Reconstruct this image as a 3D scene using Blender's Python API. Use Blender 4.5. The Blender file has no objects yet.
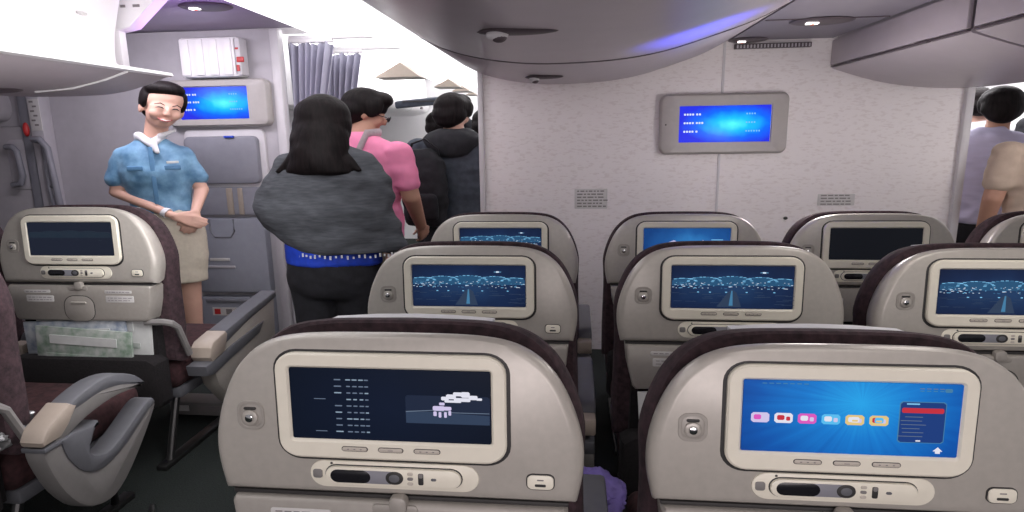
import bpy, bmesh, math, random
from mathutils import Vector, Matrix, Euler
R = math.radians
rnd = random.Random(7)
sc = bpy.context.scene
col = sc.collection

# ---------------------------------------------------------------- camera, world, lights, exposure
CAM = Vector((0, 0, 1.5))
YAW, PITCH, ROLL = 0.1042, 0.1973, -0.016
_r = Vector((math.cos(YAW), math.sin(YAW), 0))
_f = Vector((-math.sin(YAW)*math.cos(PITCH), math.cos(YAW)*math.cos(PITCH), -math.sin(PITCH)))
_u = _r.cross(_f)
_r2 = _r*math.cos(ROLL) + _u*math.sin(ROLL)
_u2 = -_r*math.sin(ROLL) + _u*math.cos(ROLL)
cd = bpy.data.cameras.new('camera'); cam = bpy.data.objects.new('camera', cd); col.objects.link(cam)
M = Matrix((_r2, _u2, -_f)).transposed().to_4x4(); M.translation = CAM
cam.matrix_world = M
cd.sensor_width = 36; cd.lens = 600/1024*36; cd.clip_start = 0.02
sc.camera = cam
sc.view_settings.view_transform = 'Standard'; sc.view_settings.look = 'None'
sc.view_settings.gamma = 1; sc.view_settings.use_curve_mapping = False
sc.view_settings.exposure = 0.0
w = bpy.data.worlds.new('world'); sc.world = w; w.use_nodes = True
w.node_tree.nodes['Background'].inputs[0].default_value = (.78, .76, .80, 1)
w.node_tree.nodes['Background'].inputs[1].default_value = 0.38

def area(name, loc, target, sx, sy, energy, color):
    d = bpy.data.lights.new(name, 'AREA'); d.shape = 'RECTANGLE'; d.size = sx; d.size_y = sy
    d.energy = energy; d.color = color
    o = bpy.data.objects.new(name, d); col.objects.link(o); o.location = loc
    o.rotation_euler = (Vector(target) - Vector(loc)).to_track_quat('-Z', 'Y').to_euler()
    return o
# ceiling and cove lamps of the aisles, with unseen fill lamps added
def point(name, loc, energy, color, rad=.12):
    d = bpy.data.lights.new(name, 'POINT'); d.energy = energy; d.color = color; d.shadow_soft_size = rad
    o = bpy.data.objects.new(name, d); col.objects.link(o); o.location = loc; return o
area('light_middle_ceiling', (1.25, 1.3, 2.02), (1.0, 1.6, 0), 0.5, 2.6, 17, (1, .96, .91))
point('fill_bulkhead', (1.10, 2.95, 1.42), 13, (1, .93, .925))  # unseen fill lamp added to brighten the bulkhead
point('fill_middle_aisle', (0.9, 1.5, 1.55), 3, (1, .93, .90))  # added fill hanging in mid-air, evens out light on seats and bins
area('light_right_aisle', (2.9, 3.2, 1.72), (2.1, 4.1, 1.2), 0.4, 0.9, 7, (1, .95, .94))
area('light_left_aisle', (-1.35, 1.6, 2.05), (-0.9, 2.6, 0.9), 0.5, 2.0, 1.2, (1, .95, .95))
area('fill_bin_wash', (-1.15, 2.0, 2.02), (-2.2, 2.1, 1.98), 0.25, 2.2, 22, (1, .97, .98))  # extra lamp added so the left bin washes out to white
area('fill_cabin_rear', (0.5, -0.7, 2.3), (0.4, 3.8, 1.5), 1.8, 0.8, 30, (1, .95, .91))  # unseen fill behind the camera for seat backs, wall and bins
area('fill_cabin_rear_low', (0.3, -0.9, 1.0), (0.3, 2.8, 2.0), 1.8, 0.5, 18, (1, .90, .92))  # low fill added to lift the bin undersides
area('light_galley', (-2.6, 3.2, 2.15), (-2.6, 3.9, 0.6), 0.8, 0.3, 12, (.96, .9, 1))
area('light_forward', (-1.5, 6.5, 2.35), (-1.5, 6.5, 0), 2.5, 3.5, 170, (1, .99, 1))
area('light_right_forward', (3.2, 6.3, 2.25), (3.2, 6.3, 0), 1.6, 2.5, 90, (1, .97, 1))
def spot(name, loc, target, energy, color, deg, blend=1):
    d = bpy.data.lights.new(name, 'SPOT'); d.energy = energy; d.color = color; d.spot_size = R(deg); d.spot_blend = blend
    d.shadow_soft_size = .05
    o = bpy.data.objects.new(name, d); col.objects.link(o); o.location = loc
    o.rotation_euler = (Vector(target) - Vector(loc)).to_track_quat('-Z', 'Y').to_euler()
spot('added_blue_spot', (0.70, 2.20, 1.15), (0.50, 2.60, 1.92), 130, (.08, .10, 1), 38)  # added spot imitating a blue reflection on the bin belly
spot('added_violet_spot', (-2.0, 3.0, 1.9), (-2.1, 3.15, 2.24), 6, (.55, .2, 1), 120)  # added unseen spot that tints the left ceiling violet

# ---------------------------------------------------------------- materials
MATS = {}
def mat(name, c, rough=.6, metal=0, var=0, scale=20, bump=0, emit=None, es=0, spec=.5, coat=0, sheen=0, stretch=(1, 1, 1), c2=None, thr=None):
    m = bpy.data.materials.new(name); m.use_nodes = True; nt = m.node_tree
    b = nt.nodes['Principled BSDF']
    b.inputs['Base Color'].default_value = (*c, 1); b.inputs['Roughness'].default_value = rough
    b.inputs['Metallic'].default_value = metal; b.inputs['Specular IOR Level'].default_value = spec
    b.inputs['Coat Weight'].default_value = coat
    if sheen: b.inputs['Sheen Weight'].default_value = sheen
    if emit: b.inputs['Emission Color'].default_value = (*emit, 1); b.inputs['Emission Strength'].default_value = es
    tc = nt.nodes.new('ShaderNodeTexCoord'); mp = nt.nodes.new('ShaderNodeMapping'); mp.inputs['Scale'].default_value = stretch
    nt.links.new(tc.outputs['Object'], mp.inputs[0])
    n = nt.nodes.new('ShaderNodeTexNoise'); n.inputs['Scale'].default_value = scale; n.inputs['Detail'].default_value = 3
    nt.links.new(mp.outputs[0], n.inputs['Vector'])
    if var or c2:
        rp = nt.nodes.new('ShaderNodeValToRGB')
        lo, hi = thr or (.3, .7)
        rp.color_ramp.elements[0].position = lo; rp.color_ramp.elements[1].position = hi
        a = tuple(max(0, x*(1-var)) for x in c); d = c2 or tuple(min(1, x*(1+var)) for x in c)
        rp.color_ramp.elements[0].color = (*a, 1); rp.color_ramp.elements[1].color = (*d, 1)
        nt.links.new(n.outputs[0], rp.inputs[0]); nt.links.new(rp.outputs[0], b.inputs['Base Color'])
    if bump:
        bp = nt.nodes.new('ShaderNodeBump'); bp.inputs['Strength'].default_value = bump; bp.inputs['Distance'].default_value = .004
        nt.links.new(n.outputs[0], bp.inputs['Height']); nt.links.new(bp.outputs[0], b.inputs['Normal'])
    MATS[name] = m
    return m
mat('shell', (.45, .42, .38), .32, .15, .04, 60)
mat('shell_low', (.35, .325, .295), .42, .12, .04, 60)
mat('bezel', (.80, .755, .64), .35, 0, .02, 40)
mat('beige', (.38, .32, .27), .45, 0, .03, 40)
mat('key_beige', (.52, .47, .41), .4, 0, .03, 60)
mat('gap', (.03, .028, .028), .6, 0, .1, 30)
mat('black_gloss', (.012, .012, .015), .18, 0, .05, 30)
mat('armgrey', (.11, .112, .125), .5, 0, .05, 40)
mat('armlight', (.20, .19, .185), .5, 0, .04, 40)
mat('fabric', (.026, .013, .017), .9, 0, .35, 55, .6, c2=(.058, .030, .037))
mat('cushion', (.028, .008, .010), .9, 0, .3, 40, .5, c2=(.058, .020, .023))
mat('white_cloth', (.66, .66, .68), .8, 0, .03, 60, .2)
mat('darknet', (.008, .006, .007), .95, 0, .4, 120, .4)
mat('metal', (.07, .07, .07), .3, .8, .05, 30)
mat('chrome', (.7, .7, .7), .15, 1, .02, 30)
mat('label', (.60, .58, .57), .5, 0, .03, 50)
mat('print', (.22, .20, .20), .6, 0, .05, 50)
mat('red', (.50, .03, .03), .45, 0, .1, 50)
mat('wall', (.78, .72, .715), .62, 0, 0, 26, .25, stretch=(1, 1, 3.2), c2=(.86, .81, .81), thr=(.36, .46))
mat('galley', (.46, .44, .47), .5, 0, .04, 14)
mat('galley_trim', (.62, .60, .62), .45, 0, .03, 14)
mat('jump', (.26, .26, .30), .5, 0, .05, 20)
mat('jump_low', (.28, .29, .34), .45, 0, .04, 20)
mat('doorgrey', (.38, .36, .38), .45, 0, .04, 20)
mat('postgrey', (.22, .22, .25), .45, 0, .04, 20)
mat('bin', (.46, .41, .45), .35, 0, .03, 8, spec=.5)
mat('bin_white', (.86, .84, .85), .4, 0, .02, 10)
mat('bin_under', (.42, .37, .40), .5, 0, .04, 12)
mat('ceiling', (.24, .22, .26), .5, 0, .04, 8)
mat('ceiling_left', (.40, .34, .46), .5, 0, .04, 8)
mat('recess', (.09, .07, .08), .5, 0, .1, 20)
mat('carpet', (.005, .008, .007), .95, 0, .4, 180, .6, c2=(.018, .026, .023))
mat('monitor_box', (.44, .41, .395), .45, 0, .03, 30)
mat('curtain', (.42, .41, .52), .8, 0, .08, 18, .3, stretch=(1, 1, .2), sheen=.2)
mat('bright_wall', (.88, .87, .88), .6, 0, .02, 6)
mat('lamp_white', (1, 1, 1), .5, 0, .01, 5, emit=(1, .985, 1), es=1.7)
mat('lamp_small', (1, 1, 1), .5, 0, .01, 5, emit=(1, .95, .93), es=3)
mat('lamp_red', (1, .2, .1), .5, 0, .01, 5, emit=(1, .15, .08), es=1.6)
mat('skin_light', (.62, .37, .285), .5, 0, .04, 14)
mat('skin_tan', (.50, .27, .19), .55, 0, .05, 14)
mat('hair', (.0035, .0022, .0025), .6, 0, .3, 60, .8, spec=.16, stretch=(1, 1, .12), c2=(.011, .007, .0075))
mat('lips', (.55, .14, .14), .4, 0, .04, 30)
mat('eye', (.02, .015, .015), .3, 0, .04, 30)
mat('teeth', (.85, .82, .8), .4, 0, .02, 30)
mat('blouse', (.085, .22, .38), .55, 0, .16, 16, .6, sheen=.1, c2=(.19, .37, .54))
mat('blouse_dark', (.09, .22, .38), .6, 0, .1, 30)
mat('skirt', (.60, .54, .44), .75, 0, .05, 50, .2)
mat('shawl', (.062, .067, .078), .95, 0, .12, 30, .5, stretch=(.5, .5, 3), c2=(.092, .098, .112))
mat('bluecloth', (.01, .05, .50), .7, 0, .15, 30, .3)
mat('blackcloth', (.010, .010, .014), .85, 0, .3, 30, .4)
mat('pink', (.90, .27, .46), .8, 0, .07, 16, .4)
mat('strap', (.42, .36, .38), .7, 0, .1, 60)
mat('hoodie', (.055, .065, .085), .9, 0, .2, 24, .5)
mat('hood', (.014, .014, .018), .9, 0, .3, 24, .4)
mat('khaki', (.20, .17, .13), .85, 0, .15, 24, .3)
mat('lavender', (.56, .53, .72), .75, 0, .06, 14, .6, stretch=(.5, .5, 3))
mat('tan_shirt', (.50, .39, .31), .8, 0, .07, 20, .5)
mat('purple_bag', (.16, .12, .38), .6, 0, .3, 18, .8)
mat('paper', (.62, .63, .62), .5, 0, .05, 30, .1)
mat('paper_green', (.22, .34, .24), .5, 0, .25, 25, c2=(.50, .52, .50))
mat('paper_blue', (.24, .30, .42), .5, 0, .25, 25, c2=(.55, .58, .60))
mat('foil', (.12, .12, .13), .2, .5, .3, 30, 1.0, c2=(.5, .5, .5))

def emis(name, c, s=1.0):
    m = bpy.data.materials.new(name); m.use_nodes = True; nt = m.node_tree
    b = nt.nodes['Principled BSDF']
    b.inputs['Base Color'].default_value = (.004, .004, .005, 1); b.inputs['Roughness'].default_value = .3; b.inputs['Specular IOR Level'].default_value = .12
    b.inputs['Emission Color'].default_value = (*c, 1); b.inputs['Emission Strength'].default_value = s
    MATS[name] = m; return m

def emis_grad(name, cx, cz, sx, sz, stops, s=1.0, noise=0, rays=0):
    """screen picture: colours running outward from (cx, cz) in the screen's own plane"""
    m = emis(name, (0, 0, 0), s); nt = m.node_tree; b = nt.nodes['Principled BSDF']; L = nt.links.new
    tc = nt.nodes.new('ShaderNodeTexCoord'); sp = nt.nodes.new('ShaderNodeSeparateXYZ'); L(tc.outputs['Object'], sp.inputs[0])
    def mth(op, a, bb):
        n = nt.nodes.new('ShaderNodeMath'); n.operation = op
        for i, v in enumerate((a, bb)):
            if v is None: continue
            if isinstance(v, (int, float)): n.inputs[i].default_value = v
            else: L(v, n.inputs[i])
        return n.outputs[0]
    dx = mth('DIVIDE', mth('SUBTRACT', sp.outputs[0], cx), sx); dz = mth('DIVIDE', mth('SUBTRACT', sp.outputs[2], cz), sz)
    d = mth('SQRT', mth('ADD', mth('MULTIPLY', dx, dx), mth('MULTIPLY', dz, dz)), None)
    if rays:
        ang = mth('ARCTAN2', dz, dx); wv = nt.nodes.new('ShaderNodeTexNoise'); wv.noise_dimensions = '1D'; wv.inputs['Scale'].default_value = 9
        L(ang, wv.inputs['W']); d = mth('ADD', d, mth('MULTIPLY', mth('SUBTRACT', wv.outputs[0], .5), rays))
    if noise:
        nn = nt.nodes.new('ShaderNodeTexNoise'); nn.inputs['Scale'].default_value = 16; L(tc.outputs['Object'], nn.inputs['Vector'])
        d = mth('ADD', d, mth('MULTIPLY', mth('SUBTRACT', nn.outputs[0], .5), noise))
    rp = nt.nodes.new('ShaderNodeValToRGB'); e = rp.color_ramp.elements
    e[0].position, e[0].color = stops[0][0], (*stops[0][1], 1); e[1].position, e[1].color = stops[-1][0], (*stops[-1][1], 1)
    for p, c in stops[1:-1]:
        k = e.new(p); k.color = (*c, 1)
    L(d, rp.inputs[0]); L(rp.outputs[0], b.inputs['Emission Color'])
    return m
emis('s_dark', (.012, .016, .030)); emis('s_off', (.006, .007, .010)); emis('s_white', (.72, .80, .95)); emis('s_grey', (.13, .17, .24))
emis('s_mid', (.030, .050, .095)); emis('s_cyan', (.22, .55, .85)); emis('s_red', (.55, .03, .05)); emis('s_navy', (.012, .045, .20))
emis('s_pink', (.70, .10, .50)); emis('s_yellow', (.75, .55, .22)); emis('s_lilac', (.62, .55, .80)); emis('s_sky', (.10, .50, .85)); emis('s_palewhite', (.75, .75, .85))
emis('s_brown', (.10, .03, .02)); emis('s_teal', (.06, .20, .36)); emis('s_text', (.25, .33, .42)); emis('s_mapbg', (.012, .020, .045)); emis('s_dim', (.016, .026, .042)); emis('s_dusk', (.022, .085, .18))
SCZ = 1.017
emis_grad('s_menu', .02, SCZ+.035, .26, .20, [(0, (.02, .36, .80)), (.35, (.008, .19, .60)), (.7, (.004, .09, .40)), (1, (.003, .05, .26))], 1, .15, .22)
emis_grad('s_night', 0, SCZ-.0, .3, .11, [(0, (.018, .050, .13)), (.5, (.009, .022, .068)), (1, (.006, .011, .035))], 1, .5)
emis_grad('s_map', 0, SCZ, .25, .16, [(0, (.004, .009, .026)), (1, (.002, .005, .013))], 1, .2)
emis_grad('s_whale', .03, SCZ, .2, .12, [(0, (.04, .25, .60)), (.5, (.015, .10, .33)), (1, (.008, .05, .20))], 1, .5)
emis_grad('s_wall', .06, 0, .34, .13, [(0, (.10, .95, 1.0)), (.30, (.01, .50, .98)), (.65, (.004, .13, .92)), (1, (.02, .03, .72))], 1.15, .25)

# ---------------------------------------------------------------- mesh helpers
class MB:
    def __init__(s): s.v = []; s.f = []; s.m = []; s.mats = []
    def mi(s, name):
        if name not in s.mats: s.mats.append(name)
        return s.mats.index(name)
    def loft(s, rings, mat, cap0=True, cap1=True, closed=True):
        mi = s.mi(mat); base = len(s.v); n = len(rings[0])
        for r in rings: s.v += [Vector(p) for p in r]
        for i in range(len(rings)-1):
            for j in range(n if closed else n-1):
                a = base+i*n+j; b = base+i*n+(j+1) % n
                s.f.append((a, b, b+n, a+n)); s.m.append(mi)
        if cap0: s.f.append(tuple(base+j for j in range(n))[::-1]); s.m.append(mi)
        if cap1: s.f.append(tuple(base+(len(rings)-1)*n+j for j in range(n))); s.m.append(mi)
        return s
    def prism(s, pts, d, mat):            # polygon pts extruded by vector d
        d = Vector(d); return s.loft([[Vector(p) for p in pts], [Vector(p)+d for p in pts]], mat)
    def rprism(s, pts, d, mat, r=.006):   # the same with softened rims; pts planar
        d = Vector(d); P = [Vector(p) for p in pts]; c = sum(P, Vector())/len(P); L = d.length; e = d/L
        def ins(k):
            out = []; n = len(P); nm = e
            for i in range(n):
                a, b, cc = P[i-1], P[i], P[(i+1) % n]
                t1 = (b-a).normalized(); t2 = (cc-b).normalized(); t = (t1+t2).normalized()
                nn = nm.cross(t)
                if not hasattr(s, '_sg'): s._sg = 1
                out.append(b + nn*k)
            return out
        area = Vector()
        for i in range(len(P)): area += P[i-1].cross(P[i])
        sg = 1 if area.dot(e) > 0 else -1
        rings = [[p for p in ins(sg*r)], [p+e*(r*.3) for p in ins(sg*r*.3)], [p+e*r for p in P], [p+e*(L-r) for p in P], [p+e*(L-r*.3) for p in ins(sg*r*.3)], [p+e*L for p in ins(sg*r)]]
        return s.loft(rings, mat)
    def box(s, c, size, mat, bev=0, rot=None, seg=2):
        bm = bmesh.new(); bmesh.ops.create_cube(bm, size=1)
        for v in bm.verts: v.co = Vector((v.co.x*size[0], v.co.y*size[1], v.co.z*size[2]))
        if bev: bmesh.ops.bevel(bm, geom=list(bm.edges), offset=bev, segments=seg, affect='EDGES', profile=.5)
        T = Matrix.Translation(Vector(c)) @ (Euler(rot).to_matrix().to_4x4() if rot else Matrix())
        return s.add_bm(bm, mat, T)
    def add_bm(s, bm, mat, T=Matrix()):
        mi = s.mi(mat); base = len(s.v); bm.verts.index_update()
        for v in bm.verts: s.v.append(T @ v.co)
        for f in bm.faces: s.f.append(tuple(base+v.index for v in f.verts)); s.m.append(mi)
        bm.free(); return s
    def ell(s, c, r, mat, rot=None, seg=20, rings=12):
        bm = bmesh.new(); bmesh.ops.create_uvsphere(bm, u_segments=seg, v_segments=rings, radius=1)
        T = Matrix.Translation(Vector(c)) @ (Euler(rot).to_matrix().to_4x4() if rot else Matrix()) @ Matrix.Diagonal((*r, 1))
        return s.add_bm(bm, mat, T)
    def tube(s, path, r, mat, n=10, flat=1.0, up=(0, 0, 1)):
        P = [Vector(p) for p in path]; rr = r if isinstance(r, (list, tuple)) else [r]*len(P)
        rings = []
        for i, p in enumerate(P):
            t = (P[min(i+1, len(P)-1)]-P[max(i-1, 0)]).normalized()
            a = t.cross(Vector(up))
            if a.length < 1e-3: a = t.cross(Vector((1, 0, 0)))
            a.normalize(); b = a.cross(t)
            rings.append([p+(a*math.cos(2*math.pi*k/n)+b*flat*math.sin(2*math.pi*k/n))*rr[i] for k in range(n)])
        return s.loft(rings, mat)
    def capsule(s, p0, p1, r0, r1, mat, n=16, fl=1.0, up=(0, 1, 0)):
        p0, p1 = Vector(p0), Vector(p1); t = (p1-p0).normalized()
        pts = []; rr = []
        for a in (80, 60, 35, 12): pts.append(p0-t*r0*math.sin(R(a))); rr.append(r0*math.cos(R(a)))
        for k in (0, .5, 1): pts.append(p0.lerp(p1, k)); rr.append(r0+(r1-r0)*k)
        for a in (12, 35, 60, 80): pts.append(p1+t*r1*math.sin(R(a))); rr.append(r1*math.cos(R(a)))
        a = t.cross(Vector(up))
        if a.length < 1e-3: a = t.cross(Vector((1, 0, 0)))
        a.normalize(); b = a.cross(t)
        return s.loft([[p+(a*math.cos(2*math.pi*k/n)+b*fl*math.sin(2*math.pi*k/n))*q for k in range(n)] for p, q in zip(pts, rr)], mat)
    def mesh(s, name, smooth=True, ang=35):
        me = bpy.data.meshes.new(name); me.from_pydata([tuple(v) for v in s.v], [], s.f)
        for m in s.mats: me.materials.append(MATS[m])
        me.polygons.foreach_set('material_index', s.m)
        bm = bmesh.new(); bm.from_mesh(me); bmesh.ops.recalc_face_normals(bm, faces=bm.faces); bm.to_mesh(me); bm.free()
        if smooth:
            me.polygons.foreach_set('use_smooth', [True]*len(me.polygons)); me.set_sharp_from_angle(angle=R(ang))
        me.update(); return me
    def build(s, name, parent=None, loc=None, smooth=True, ang=35):
        o = bpy.data.objects.new(name, s.mesh(name, smooth, ang)); col.objects.link(o)
        if parent: o.parent = parent
        if loc: o.location = loc
        return o

def tag(o, label=None, cat=None, group=None, kind=None):
    if label: o['label'] = label
    if cat: o['category'] = cat
    if group: o['group'] = group
    if kind: o['kind'] = kind
    return o
def thing(name, loc, label, cat, group=None):
    o = bpy.data.objects.new(name, None); col.objects.link(o); o.location = loc; o.empty_display_size = .1
    return tag(o, label, cat, group)
def recenter(o, base):
    """put a single-mesh thing's origin at base"""
    base = Vector(base); o.data.transform(Matrix.Translation(-base)); o.location = base; return o
def rrect(w, h, r, n=5, cx=0, cy=0):
    pts = []
    for (sx, sy, a0) in ((1, 1, 0), (-1, 1, 90), (-1, -1, 180), (1, -1, 270)):
        for k in range(n+1):
            a = R(a0+90*k/n); pts.append((cx+sx*(w/2-r)+r*math.cos(a), cy+sy*(h/2-r)+r*math.sin(a)))
    return pts
def plate(mb, pts, P, w0, w1, mat, e=.003, back=True):
    """plate over a 2D outline, P(u, v, w) maps to 3D; rim softened by e"""
    cx = sum(p[0] for p in pts)/len(pts); cy = sum(p[1] for p in pts)/len(pts)
    mx = max(abs(p[0]-cx) for p in pts); my = max(abs(p[1]-cy) for p in pts)
    def ins(k): return [(cx+(x-cx)*(1-k/mx), cy+(y-cy)*(1-k/my)) for x, y in pts]
    rings = [[P(x, y, w0) for x, y in pts], [P(x, y, w1-e) for x, y in pts], [P(x, y, w1-e*.3) for x, y in ins(e*.3)], [P(x, y, w1) for x, y in ins(e)]]
    return mb.loft(rings, mat, cap0=back)
def frame(mb, out, inn, P, w0, w1, mat, e=.003):
    """ring between two outlines with the same point count"""
    def mix(k): return [(a[0]+(b[0]-a[0])*k, a[1]+(b[1]-a[1])*k) for a, b in zip(out, inn)]
    rings = [[P(x, y, w0) for x, y in out], [P(x, y, w1-e) for x, y in out], [P(x, y, w1) for x, y in mix(.12)], [P(x, y, w1) for x, y in mix(.85)], [P(x, y, w1-e) for x, y in inn], [P(x, y, w0) for x, y in inn]]
    return mb.loft(rings, mat, cap0=False, cap1=False)

# ---------------------------------------------------------------- setting
def setting(mb, name, **k): return tag(mb.build(name, **k), kind='structure')
WY = 4.1
setting(MB().box((0, 3.6, -.02), (12, 12.4, .04), 'carpet'), 'floor')
# bulkhead in front of the middle block
b = MB(); b.box((.90, WY+.03, 1.1), (3.04, .06, 2.2), 'wall', .004)
setting(b, 'wall_front')
b = MB(); b.box((.945, WY-.002, 1.1), (.016, .012, 2.1), 'galley_trim', .002); setting(b, 'trim_1')
b = MB(); b.box((-.622, WY+.02, 1.1), (.035, .10, 2.2), 'galley_trim', .008); setting(b, 'trim_2')
b = MB(); b.box((2.425, WY+.02, 1.1), (.05, .10, 2.2), 'galley_trim', .008); setting(b, 'trim_3')
# galley wall left
b = MB(); b.box((-3.43, WY+.04, 1.12), (2.8, .08, 2.24), 'galley', .004); setting(b, 'wall_galley')
b = MB(); b.box((-2.03, WY+.03, 1.12), (.065, .08, 2.24), 'galley_trim', .01); setting(b, 'trim_4')
b = MB(); b.box((-4.85, 1.2, 1.15), (.05, 6.0, 2.3), 'galley'); setting(b, 'wall_left')
# ceilings
b = MB(); b.box((-3.2, 2.0, 2.275), (3.3, 4.3, .05), 'ceiling_left')
b.box((-2.6, 2.62, 2.247), (2.1, .012, .006), 'recess'); setting(b, 'ceiling_left')
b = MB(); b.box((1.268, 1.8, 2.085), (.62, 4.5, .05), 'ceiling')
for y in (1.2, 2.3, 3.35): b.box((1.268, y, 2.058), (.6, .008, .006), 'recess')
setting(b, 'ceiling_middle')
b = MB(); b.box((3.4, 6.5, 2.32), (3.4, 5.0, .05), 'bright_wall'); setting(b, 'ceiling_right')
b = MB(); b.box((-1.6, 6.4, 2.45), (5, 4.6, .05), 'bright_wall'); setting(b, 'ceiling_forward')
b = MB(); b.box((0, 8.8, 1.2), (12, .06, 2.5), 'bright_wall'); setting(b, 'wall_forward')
b = MB(); b.box((-3.2, 6.6, 1.2), (.06, 4.4, 2.5), 'bright_wall'); setting(b, 'wall_forward_left')
b = MB(); b.box((4.6, 4.4, 1.2), (.06, 9, 2.5), 'bright_wall'); setting(b, 'wall_right')

# cove lamp panel between aisle ceiling and the middle bins
def cove(name, pts, y0, y1, label):
    b = MB(); n = len(pts)
    back = [(x+.02, z+.02) for x, z in pts][::-1]
    prof = pts+back
    b.loft([[(x, y, z) for x, z in prof] for y in (y0, y1)], 'lamp_white')
    o = b.build(name); recenter(o, (pts[0][0], y0, pts[0][1])); tag(o, label, 'light'); return o
cove('cove_light', [(-1.86, 2.235), (-1.60, 2.225), (-1.30, 2.17), (-1.02, 2.07), (-.86, 1.99), (-.74, 1.945)], -.6, 8.6, 'long glowing white cove light along the ceiling over the left aisle')

# middle bins: belly profile (x, z), extruded along the cabin
def catmull(p, n=6):
    out = []
    for i in range(len(p)-1):
        a = p[max(i-1, 0)]; b_ = p[i]; c = p[i+1]; d = p[min(i+2, len(p)-1)]
        for k in range(n):
            t = k/n
            out.append(tuple(.5*((2*b_[q])+(-a[q]+c[q])*t+(2*a[q]-5*b_[q]+4*c[q]-d[q])*t*t+(-a[q]+3*b_[q]-3*c[q]+d[q])*t**3) for q in range(len(b_))))
    out.append(tuple(p[-1])); return out
prof_l = catmull([(-.74, 1.97), (-.62, 1.912), (-.49, 1.872), (-.32, 1.842), (-.12, 1.828), (.17, 1.836), (.40, 1.868), (.62, 1.93), (.80, 1.99), (.935, 2.055)], 4)
def bin_body(name, prof, top, y0, y1, mat, label, group=None, lip=True):
    root = thing(name, (prof[0][0], y0, prof[0][1]), label, 'overhead bin', group)
    T = root.location
    full = prof+[(prof[-1][0], top), (prof[0][0], top)]
    b = MB(); g = .006
    cx = sum(p[0] for p in full)/len(full); cz = sum(p[1] for p in full)/len(full)
    def sh(k): return [(x+(cx-x)*k, z+(cz-z)*k) for x, z in full]
    b.loft([[Vector((x, y0+g, z))-T for x, z in sh(.02)], [Vector((x, y0+.02, z))-T for x, z in full], [Vector((x, y1-.02, z))-T for x, z in full], [Vector((x, y1-g, z))-T for x, z in sh(.02)]], mat)
    b.build('bin_body', root)
    return root
def recess_unit(root, c, rx, ry, slope=0, lens=True, yaw=0):
    """oval air and light unit set in a belly; c world"""
    T = root.location; b = MB()
    rt = (0, slope, yaw)
    b.ell(Vector(c)-T, (rx, ry, .012), 'recess', rt, 28, 8)
    b.ell(Vector(c)-T+Vector((-rx*.5, -.01, -.012)), (rx*.28, ry*.6, .018), 'galley_trim' if lens else 'recess', rt, 16, 8)
    b.ell(Vector(c)-T+Vector((-rx*.45, -.01, -.018)), (rx*.2, ry*.5, .018), 'recess', rt, 16, 8)
    return b.build('air_outlet', root)
m1 = bin_body('overhead_bin', prof_l, 2.12, -.5, 2.92, 'bin', 'long grey rounded overhead bin nearest, left of the middle ceiling')
recess_unit(m1, (-.18, 2.02, 1.830), .135, .05)
m2 = bin_body('overhead_bin', prof_l, 2.12, 2.935, WY-.005, 'bin', 'short grey overhead bin section touching the bulkhead above the left aisle end')
recess_unit(m2, (-.17, 3.52, 1.824), .11, .05)
# dark rubber band in the joint between the two bins
b = MB()
inn = [(x, z+.02) for x, z in prof_l][::-1]
b.loft([[(x, y, z) for x, z in [(x, z-.002) for x, z in prof_l]+inn] for y in (2.915, 2.94)], 'recess')
tag(b.build('trim_5'), kind='structure')
# right bins: upright door face, belly below
prof_r = catmull([(1.60, 1.885), (1.75, 1.835), (1.92, 1.79), (2.12, 1.760), (2.32, 1.748), (2.55, 1.756), (2.78, 1.79), (3.0, 1.86)], 4)
def right_bin(y0, y1, label):
    root = thing('overhead_bin', (1.60, y0, 1.885), label, 'overhead bin')
    T = root.location; b = MB(); g = .006
    full = [(1.625, 2.12), (1.61, 1.90), (1.60, 1.885)]+prof_r[1:]+[(3.05, 2.12)]
    b.loft([[Vector((x, y, z))-T for x, z in full] for y in (y0+g, y1-g)], 'bin'); b.build('bin_body', root)
    d = MB(); d.box(Vector((1.596, (y0+y1)/2, 1.975))-T, (.022, y1-y0-.03, .15), 'bin', .006)
    dr = d.build('bin_door', root)
    h = MB()
    n = max(1, round((y1-y0)/.8))
    for i in range(n):
        yy = y0+(i+.5)*(y1-y0)/n
        h.box(Vector((1.592, yy, 1.892))-T, (.02, .10, .010), 'recess', .002)
    h.box(Vector((1.597, (y0+y1)/2, 1.892))-T, (.016, y1-y0-.03, .005), 'recess')
    h.build('door_latch', dr)
    return root
right_bin(-.5, 2.72, 'grey overhead bin with seamed door, nearest one right of the middle aisle')
right_bin(2.735, WY-.005, 'grey overhead bin touching the bulkhead beside the right aisle')
# ceiling air units
def ceiling_unit(name, c, rx, ry, z, label, vent=False):
    root = thing(name, (c[0], c[1], z), label, 'ceiling light', None)
    b = MB(); b.ell((0, 0, 0), (rx, ry, .012), 'recess', None, 28, 8); b.build('housing', root)
    b = MB(); b.box((-rx*.35, -ry*.2, -.013), (rx*.36, ry*.3, .008), 'lamp_small', .002); b.box((-rx*.33, -ry*.2, -.0175), (rx*.09, ry*.22, .002), 'lamp_red'); b.build('reading_lamp', root)
    if vent:
        b = MB()
        b.box((.17, .075, -.028), (.46, .03, .03), 'recess', .003)
        for i in range(22): b.box((-.045+i*.0205, .058, -.030), (.008, .008, .020), 'galley')
        b.build('vent_grille', root)
    return root
ceiling_unit('ceiling_reading_light', (1.27, 3.42, 0), .16, .12, 2.056, 'oval dark reading light in middle ceiling, the nearer one')
ceiling_unit('ceiling_reading_light', (1.06, 4.0, 0), .12, .10, 2.056, 'oval dark reading light in middle ceiling at the bulkhead, beside the vent grille', True)
ceiling_unit('ceiling_reading_light', (-2.08, 3.42, 0), .15, .12, 2.245, 'oval dark reading light in the violet ceiling before the galley wall')

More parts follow.
